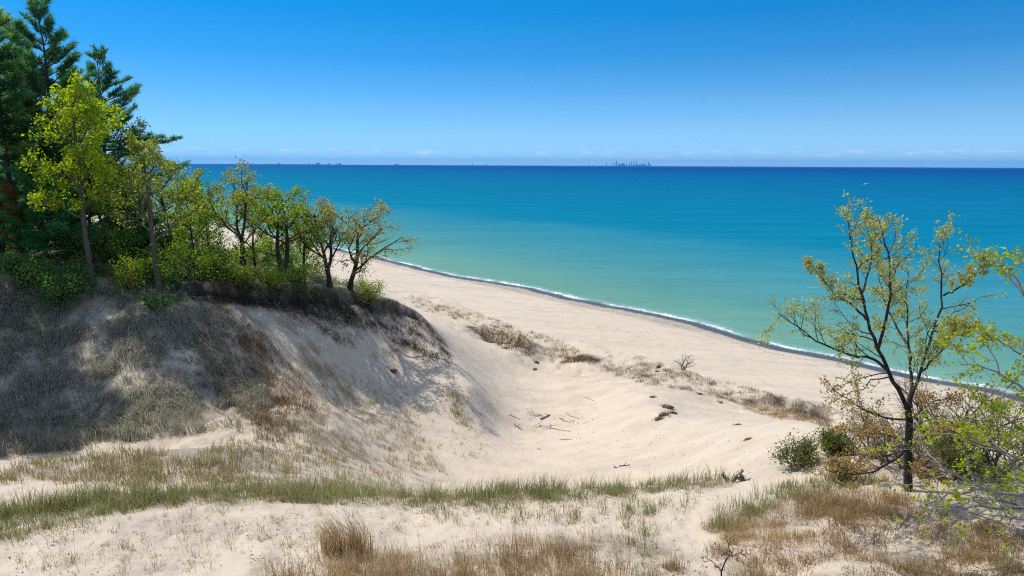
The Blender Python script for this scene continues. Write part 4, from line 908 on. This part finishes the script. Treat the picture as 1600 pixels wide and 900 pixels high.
g.add(scatter(rng, fd2 , 120, ymin=45), rng, nb=10, h=.4, w=.028, cols=RUST, spread=.6, base_r=.2)
g.add(scatter(rng, [(738,508),(790,528),(835,548),(830,558),(780,542),(740,518)], 260, ymin=60), rng, nb=12, h=.3, w=.03, cols=((.03, .02, .013), (.08, .055, .032), (.14, .10, .055)), spread=.7, base_r=.2, down=.6)
g.add(scatter(rng, [(1160,630),(1220,640),(1295,660),(1295,672),(1230,662),(1165,640)], 240, ymin=45), rng, nb=12, h=.36, w=.024, cols=BROWN, spread=.6, base_r=.18, down=.8, tipcol=STRAW)
g.add(scatter(rng, [(883,558),(932,560),(930,567),(885,566)], 90, ymin=60), rng, nb=12, h=.28, w=.03, cols=RUST, spread=.7, base_r=.2)
g.build('foredune_grass', 'sparse straw coloured grass on the low dune along the beach')
# the one big leaning tussock
g = Sward(); p = hit([540], [862])[0]
Pn = np.repeat(p[None], 9, 0) + rng.normal(size=(9, 3)) * [.3, .12, 0]
g.add(Pn, rng, nb=60, h=1.05, w=.012, cols=BROWN[1:], spread=.16, base_r=.11, lean=(-.34, 0), tipcol=STRAW, curl=.9)
g.add(Pn[:5], rng, nb=30, h=.3, w=.013, cols=RUST, spread=.6, base_r=.14, lean=(-.2, 0))
g.build('tussock', 'big brown tussock of dry grass combed over to the left on the near sand', 'grass tussock', kind=None, loc=p)

# ------------------------------------------------------------------ driftwood and turf clods in the bowl
WOOD = mat_simple('driftwood_grey', (.17, .15, .135), .85, .45, 9)
def log(label, a, b, r, bend=.1, stubs=2, seed=0, name='driftwood'):
    rg = np.random.default_rng(seed); w = hit([a[0], b[0]], [a[1], b[1]]); c = w.mean(0); n = 7
    q = np.linspace(0, 1, n)[:, None]; P = w[0] * (1 - q) + w[1] * q + np.concatenate([rg.normal(size=(n, 2)) * bend * .4, np.zeros((n, 1))], 1)
    P[:, 2] = H(P[:, 0], P[:, 1]) + r * .7; T = Tubes(); T.add(P - c, r * np.linspace(1, .45, n), 6)
    for s in range(stubs):
        i = rg.integers(1, n - 1); d = unit(rg.normal(size=3) + [0, 0, .8]); L = rg.uniform(.15, .45); T.add([P[i] - c, P[i] - c + d * L * .5, P[i] - c + d * L + rg.normal(size=3) * .06], [r * .5, r * .35, r * .15], 5)
    o = T.build(name, WOOD); o.location = [float(v) for v in c]; tag(o, label, 'driftwood', 'driftwood lying in the bowl')
for k, (lb, a, b, r, st) in enumerate([('thick dark log end beside the brush heap, largest wood in the bowl', (846, 655), (860, 649), .17, 3), ('long thin pale stick lying across the floor of the bowl', (860, 669), (892, 675), .06, 0), ('short dark bent branch left of the brush heap', (804, 663), (816, 672), .11, 2),
        ('dark forked branch right of the thick log', (874, 654), (886, 659), .09, 2), ('thin twig lying alone below the long stick', (874, 687), (894, 687), .05, 1), ('thin stick at the top of the driftwood field', (885, 646), (904, 655), .05, 1), ('lone small stick nearest the grass ridge in the bowl', (839, 701), (846, 703), .05, 0),
        ('thin curved stick high on the pale slope above the driftwood', (911, 620), (928, 626), .045, 1), ('brownish stick at the left end of the driftwood', (796, 648), (812, 655), .06, 1), ('small dark log poking above the middle of the grass ridge', (968, 729), (984, 727), .09, 1), ('dark stub of wood left of the log at the grass ridge', (960, 731), (964, 731), .08, 1)]):
    log(lb, a, b, r * .6, .12, st, 400 + k)
def heap(label, px, py, n, R, seed, name='brush_heap'):
    rg = np.random.default_rng(seed); c = hit([px], [py])[0]; T = Tubes()
    for i in range(n):
        p = rg.normal(size=2) * R; L = rg.uniform(.25, .8); a = rg.random() * 6.28; q = np.array([c[0] + p[0], c[1] + p[1]]); z = float(H(q[0], q[1]))
        s = np.array([q[0], q[1], z + .02]) - c; d = np.array([math.cos(a), math.sin(a), rg.uniform(.02, .4)]); T.add([s, s + d * L * .5 + rg.normal(size=3) * .06, s + d * L], [.018, .014, .006], 4)
    o = T.build(name, WOOD); o.location = [float(v) for v in c]; tag(o, label, 'brush', 'brush heaps in the bowl', kind='stuff')
heap('tangle of grey brush left of the thick log', 838, 650, 26, .6, 451); heap('smaller tangle of thin grey twigs under the brush and log', 850, 667, 16, .4, 452); heap('scatter of short twigs at the right end of the driftwood', 905, 655, 10, .9, 453)
SOIL = mat_simple('dark_turf', (.11, .085, .06), .95, .6, 7)
def clod(label, px, py, r, seed):
    rg = np.random.default_rng(seed); c = hit([px], [py])[0]
    th = np.linspace(0, math.pi, 11); ph = np.arange(18) * 2 * math.pi / 18
    a, b = np.meshgrid(th, ph, indexing='ij'); d = np.stack([np.sin(a) * np.cos(b), np.sin(a) * np.sin(b), np.cos(a)], -1).reshape(-1, 3)
    f = 1 + 1.1 * fbm(d[:, 0] * 2.3 + seed, d[:, 1] * 2.3 + d[:, 2] * 1.7, seed); V = d * f[:, None] * r * [1.25, .9, .5] + [0, 0, r * .15]
    i, j = np.meshgrid(np.arange(10), np.arange(18), indexing='ij'); Q = np.stack([i * 18 + j, (i + 1) * 18 + j, (i + 1) * 18 + (j + 1) % 18, i * 18 + (j + 1) % 18], -1).reshape(-1, 4)
    o = mk('turf_clod', V, Q, mat=SOIL, smooth=True); o.location = [float(v) for v in c]; tag(o, label, 'turf clod', 'turf clods on the sand')
    P = np.repeat(c[None], 6, 0) + rg.normal(size=(6, 3)) * [r * .8, r * .8, 0]; g = Sward()
    g.add(P, rg, nb=22, h=.12 + r * .8, w=.02, cols=((.10, .07, .04), (.22, .155, .09), (.36, .27, .16)), spread=.8, base_r=r * .5, down=.3)
    gr = g.build('leaves', None, None, None, loc=c); gr.location = (0, 0, 0); gr.parent = o  # this part is the dry grass growing on the clod
for k, a in enumerate([('largest dark root bound clod on the pale spur in the bowl', 1043, 637, .34), ('lower left clod beside the largest one on the pale spur', 1030, 655, .24), ('clod just below the largest one on the pale spur', 1037, 649, .26), ('clod touching the right side of the largest one on the spur', 1051, 646, .26), ('small clod further up the spur towards the beach', 1020, 621, .16),
        ('upper of two dark clods on the foredune right of the bare bush', 1128, 622, .18), ('lower of two dark clods on the foredune right of the bare bush', 1126, 629, .14), ('single dark clod on the foredune below the bare bush', 1093, 616, .2), ('upper fallen clod below the left cut bank', 838, 566, .2), ('lower fallen clod below the left cut bank', 836, 577, .18),
        ('dark turf block at the right end of the grassy hump by the bare bush', 1030, 573, .24), ('smaller turf piece in front of the turf block by the bare bush', 1027, 581, .18), ('dark clod in the tree shadow on the hill flank', 614, 580, .26), ('brown clod on the bare slope right of the bowl', 1168, 687, .14), ('small brown clod higher on the bare slope right of the bowl', 1152, 664, .12)]):
    clod(*a, 11 + k)

def litter(name, label, P, size, cols, seed):
    rg = np.random.default_rng(seed); A = np.concatenate([P + [0, 0, .02], np.zeros((len(P), 3))], 1)
    V, Q, c = leaf_arrays(A, rg, per=3, spread=np.array([.09, .09, .004]), size=size, cols=cols, flat=.85, aspect=.35)
    tag(mk(name, V, Q, mat=GRASS, col=c), label, 'litter', kind='stuff')
rg = np.random.default_rng(77); sN = rg.uniform(-180, 110, 2600); dN = -7.5 + rg.normal(size=2600) * .5 - wline(sN) * .9
s2 = rg.uniform(-180, 110, 1500); d2 = np.where(rg.random(1500) < .5, -19 + rg.normal(size=1500) * .7 + 2 * fbm(s2 / 30, s2 * 0, 8), rg.uniform(-42, -9, 1500))
sN = np.concatenate([sN, s2]); dN = np.concatenate([dN, d2]); xx = -46 + dN * NX - sN * NY; yy = 224 + dN * NY + sN * NX
litter('beach_debris', 'thin lines of dark washed up debris along the beach', np.stack([xx, yy, H(xx, yy)], -1), .13, ((.05, .04, .03), (.13, .10, .07), (.26, .20, .14)), 78)
pl_ = [(700,560),(850,560),(950,580),(1150,620),(1280,660),(1200,740),(1000,735),(700,745),(640,640)]
litter('sand_litter', 'specks of dead leaves and twigs scattered over the sand of the bowl', np.concatenate([scatter(rg, pl_, 260, clump=7, crad=14), scatter(rg, pl_, 150), scatter(rg, [(780,640),(920,640),(930,690),(790,680)], 90)]), .10, ((.06, .045, .035), (.16, .12, .08), (.30, .23, .15)), 79)
litter('foreground_litter', 'bits of broken dead grass lying on the near sand', np.concatenate([scatter(rg, [(0,830),(1150,765),(1600,780),(1600,960),(0,960)], 900, clump=6, crad=22)]), .07, ((.10, .07, .045), (.24, .18, .11), (.42, .34, .22)), 80)

# ------------------------------------------------------------------ motor boat
HULL = mat_simple('white_gelcoat', (.78, .78, .76), .35, .03, 2, spec=.5); DARK = mat_simple('dark_glass', (.02, .025, .03), .1, .1, 2, spec=.5); NAVY = mat_simple('navy_stripe', (.03, .05, .09), .4, .1, 2)
bp = pt(1354, 287.5, 1185); bp[2] = 0
o = empty('motorboat', bp, 'small white cabin boat alone far out on the lake', 'boat'); o.rotation_euler = (0, 0, rad(12))
xs_ = np.linspace(-4.8, 5.2, 13); Vv = []
for x in xs_:
    f = (x + 4.8) / 10; wd_ = 1.5 * (1 - max(0, (f - .45) / .55) ** 2.2) + .03; sh_ = 1.0 + .55 * f ** 2
    for yy, zz_ in ((-wd_, sh_), (-wd_ * .93, .35), (-wd_ * .3, -.35 + .3 * f ** 3), (wd_ * .3, -.35 + .3 * f ** 3), (wd_ * .93, .35), (wd_, sh_), (wd_ * .85, sh_ - .05), (-wd_ * .85, sh_ - .05)): Vv.append((x, yy, zz_))
Qq = [(i * 8 + j, i * 8 + (j + 1) % 8, (i + 1) * 8 + (j + 1) % 8, (i + 1) * 8 + j) for i in range(12) for j in range(8)] + [(0, 1, 2, 3), (0, 3, 4, 7), (4, 5, 6, 7)]
mk('hull', Vv, Qq, mat=HULL, parent=o, smooth=False)
def frus(name, x0, x1, x2, x3, w0, w1, z0, z1, mat):
    V = [(x0, -w0, z0), (x1, -w0, z0), (x1, w0, z0), (x0, w0, z0), (x2, -w1, z1), (x3, -w1, z1), (x3, w1, z1), (x2, w1, z1)]
    return mk(name, V, [(0, 3, 2, 1), (4, 5, 6, 7), (0, 1, 5, 4), (1, 2, 6, 5), (2, 3, 7, 6), (3, 0, 4, 7)], mat=mat, parent=o)
frus('cabin', -1.8, 3.2, -1.4, 2.0, 1.2, 1.0, 1.05, 1.9, HULL); frus('windscreen', -1.2, 1.9, -1.0, 1.1, .98, .85, 1.9, 2.45, DARK); frus('canopy', -2.2, 1.4, -2.1, 1.2, 1.0, .95, 2.45, 2.6, HULL)
frus('stripe', -4.82, 3.0, -4.82, 3.0, 1.53, 1.53, .55, .72, NAVY)
T = Tubes(); T.add([(-1, 0, 2.55), (-1.2, 0, 4.4)], [.05, .03], 5); T.add([(-1.1, -.5, 3.3), (-1.1, .5, 3.3)], [.03, .03], 5); T.build('mast', HULL, o)

# ------------------------------------------------------------------ far shore and skyline
CONC = mat_simple('city_concrete', (.30, .30, .31), .7, .1, .01); STEEL = mat_simple('dark_tower', (.10, .11, .12), .5, .1, .01)
DC = 55000.0; K = 53.0                                  # metres per photo pixel out there
def tower(px, top_px, w_px, label, mat=CONC, kind='plain', depth=45, name='tower', cat='tower', D=DC, group='towers of the far city', base=1):
    k = D / FOC * 1.017; c = pt(px, 258, D); h = top_px * k; w = w_px * k / 2; V = []; Q = []
    def bx(x0, x1, z0, z1, dpt=depth):
        n = len(V); v, q = box_arrays(x0, x1, -dpt / 2, dpt / 2, z0, z1); V.extend(v); Q.extend([tuple(i + n for i in f) for f in q])
    if kind == 'plain': bx(-w, w, 0, h * .96); bx(-w * .6, w * .6, h * .96, h, depth * .6)
    elif kind == 'step': bx(-w, w, 0, h * .55); bx(-w * .72, w * .72, h * .55, h * .8, depth * .8); bx(-w * .4, w * .4, h * .8, h, depth * .5)
    elif kind == 'mast': bx(-w, w, 0, h * .6); bx(-w * .7, w * .7, h * .6, h * .84, depth * .8); bx(-w * .45, -w * .25, h * .84, h, 6); bx(w * .25, w * .45, h * .84, h * .98, 6)
    elif kind == 'spire': bx(-w, w, 0, h * .7); bx(-w * .6, w * .6, h * .7, h * .85, depth * .6); bx(-w * .12, w * .12, h * .85, h, 8)
    elif kind == 'wide':
        for a, b_, z in ((-1, -.55, .7), (-.55, -.1, .92), (-.1, .3, 1), (.3, .7, .85), (.7, 1, .62)): bx(w * a, w * b_ - 1, 0, h * z)
    elif kind == 'shed': bx(-w, w, 0, h * .6, 120); bx(-w * .55, w * .1, h * .6, h, 80)
    elif kind == 'stack': bx(-w, w, 0, h * .35, 60); bx(-w * .2, w * .2, h * .35, h, 12)
    o = mk(name, V, Q, mat=mat); o.location = (float(c[0]), float(c[1]), -.5); tag(o, label, cat, group)
TW = [(920,1.6,2.0,'low isolated block left of the far skyline','plain',0),(927.5,1.1,3,'low flat block just left of the skyline','shed',0),(941.5,1.5,2,'short block at the left foot of the skyline','plain',0),(948,4.2,1.7,'first real tower at the left end of the skyline','step',1),
 (956,2.8,1.8,'short stepped tower second from the left','step',0),(960,3.6,1.4,'slim tower directly left of the tallest','plain',0),(963,7.6,1.7,'tallest tower of the skyline, black with twin masts','mast',1),(966.5,3.8,1.7,'pointed tower directly right of the tallest','spire',0),(973,4.0,6.5,'broad cluster of blocks in the middle left of the skyline','wide',0),
 (978.5,2.7,2.2,'low block between the broad cluster and the trio of tall towers','plain',0),(983.5,3.0,2.6,'medium block left of the trio of tall towers','step',0),(986.8,6.2,1.3,'left one of the trio of tall slim towers','plain',0),(990.2,6.0,1.2,'middle one of the trio of tall slim towers','spire',0),(993.8,6.3,1.2,'right one of the trio of tall slim towers','plain',1),
 (998.5,2.3,3.2,'low wide block right of the trio','shed',0),(1003.8,4.0,1.8,'stepped tower between the trio and the last tall tower','step',0),(1007.5,3.5,1.8,'plain tower left of the last tall tower','plain',0),(1013.3,6.6,1.9,'tapered black tower with masts, last tall one on the right','mast',1),(1016.5,2.4,2.6,'low block at the right foot of the skyline','plain',0),(970,2.4,30*.3,'long low row of blocks filling the left half of the skyline','wide',0),(1000,2.0,22,'long low row of blocks filling the right half of the skyline','wide',0)]
for px, hp_, w, lb, kd, mt in TW: tower(px, hp_ * 1.15, w, lb, STEEL if mt else CONC, kd)
DS = 36000.0
for px, hp_, w, lb, kd in [(395,2.0,3,'shed with a raised roof, left of the mill buildings on the far shore','shed'),(437,2.6,3.6,'larger shed left of the middle of the far mill','shed'),(482,2.4,2.2,'narrow tower building in the middle of the far mill','step'),(497,3.0,7,'broad rounded mill building on the far shore','wide'),(514,2.2,4,'low shed right of the broad mill building','shed'),(526,3.8,2.4,'tall stack at the right end of the far mill','stack'),(531,2.2,4,'low block at the foot of the right stack','plain'),(620,1.7,8,'faint long low works standing alone on the horizon','wide'),(738,2.0,1.6,'tiny lone tower on the horizon left of the skyline','spire'),(761,1.4,2,'tiny low block on the horizon near the lone tower','plain')]:
    tower(px, hp_ * 1.1, w, lb, CONC, kd, name='mill_building', cat='building', D=DS, group='works on the far shore')
# low wooded shore strip
xa = np.linspace(pt(-300, 258, DS)[0], pt(560, 258, DS)[0], 220); rg = np.random.default_rng(9); hh = 22 + 16 * rg.random(220) * (vnoise(xa / 900, xa * 0, 4) + .3); hh *= np.clip((xa[-1] - xa) / 2500, .05, 1)
V = []; Q = []
for i, (x, h_) in enumerate(zip(xa, hh)):
    V += [(x, DS + 300, -2), (x, DS + 300, h_), (x, DS + 1500, h_ * .9), (x, DS + 1500, -2)]
    if i: n = (i - 1) * 4; Q += [(n, n + 4, n + 5, n + 1), (n + 1, n + 5, n + 6, n + 2), (n + 2, n + 6, n + 7, n + 3)]
tag(mk('far_shore', V, Q, mat=mat_simple('far_woods', (.05, .07, .045), .9, .2, .002)), 'low dark strip of the opposite shore on the left horizon', 'shore', kind='structure')
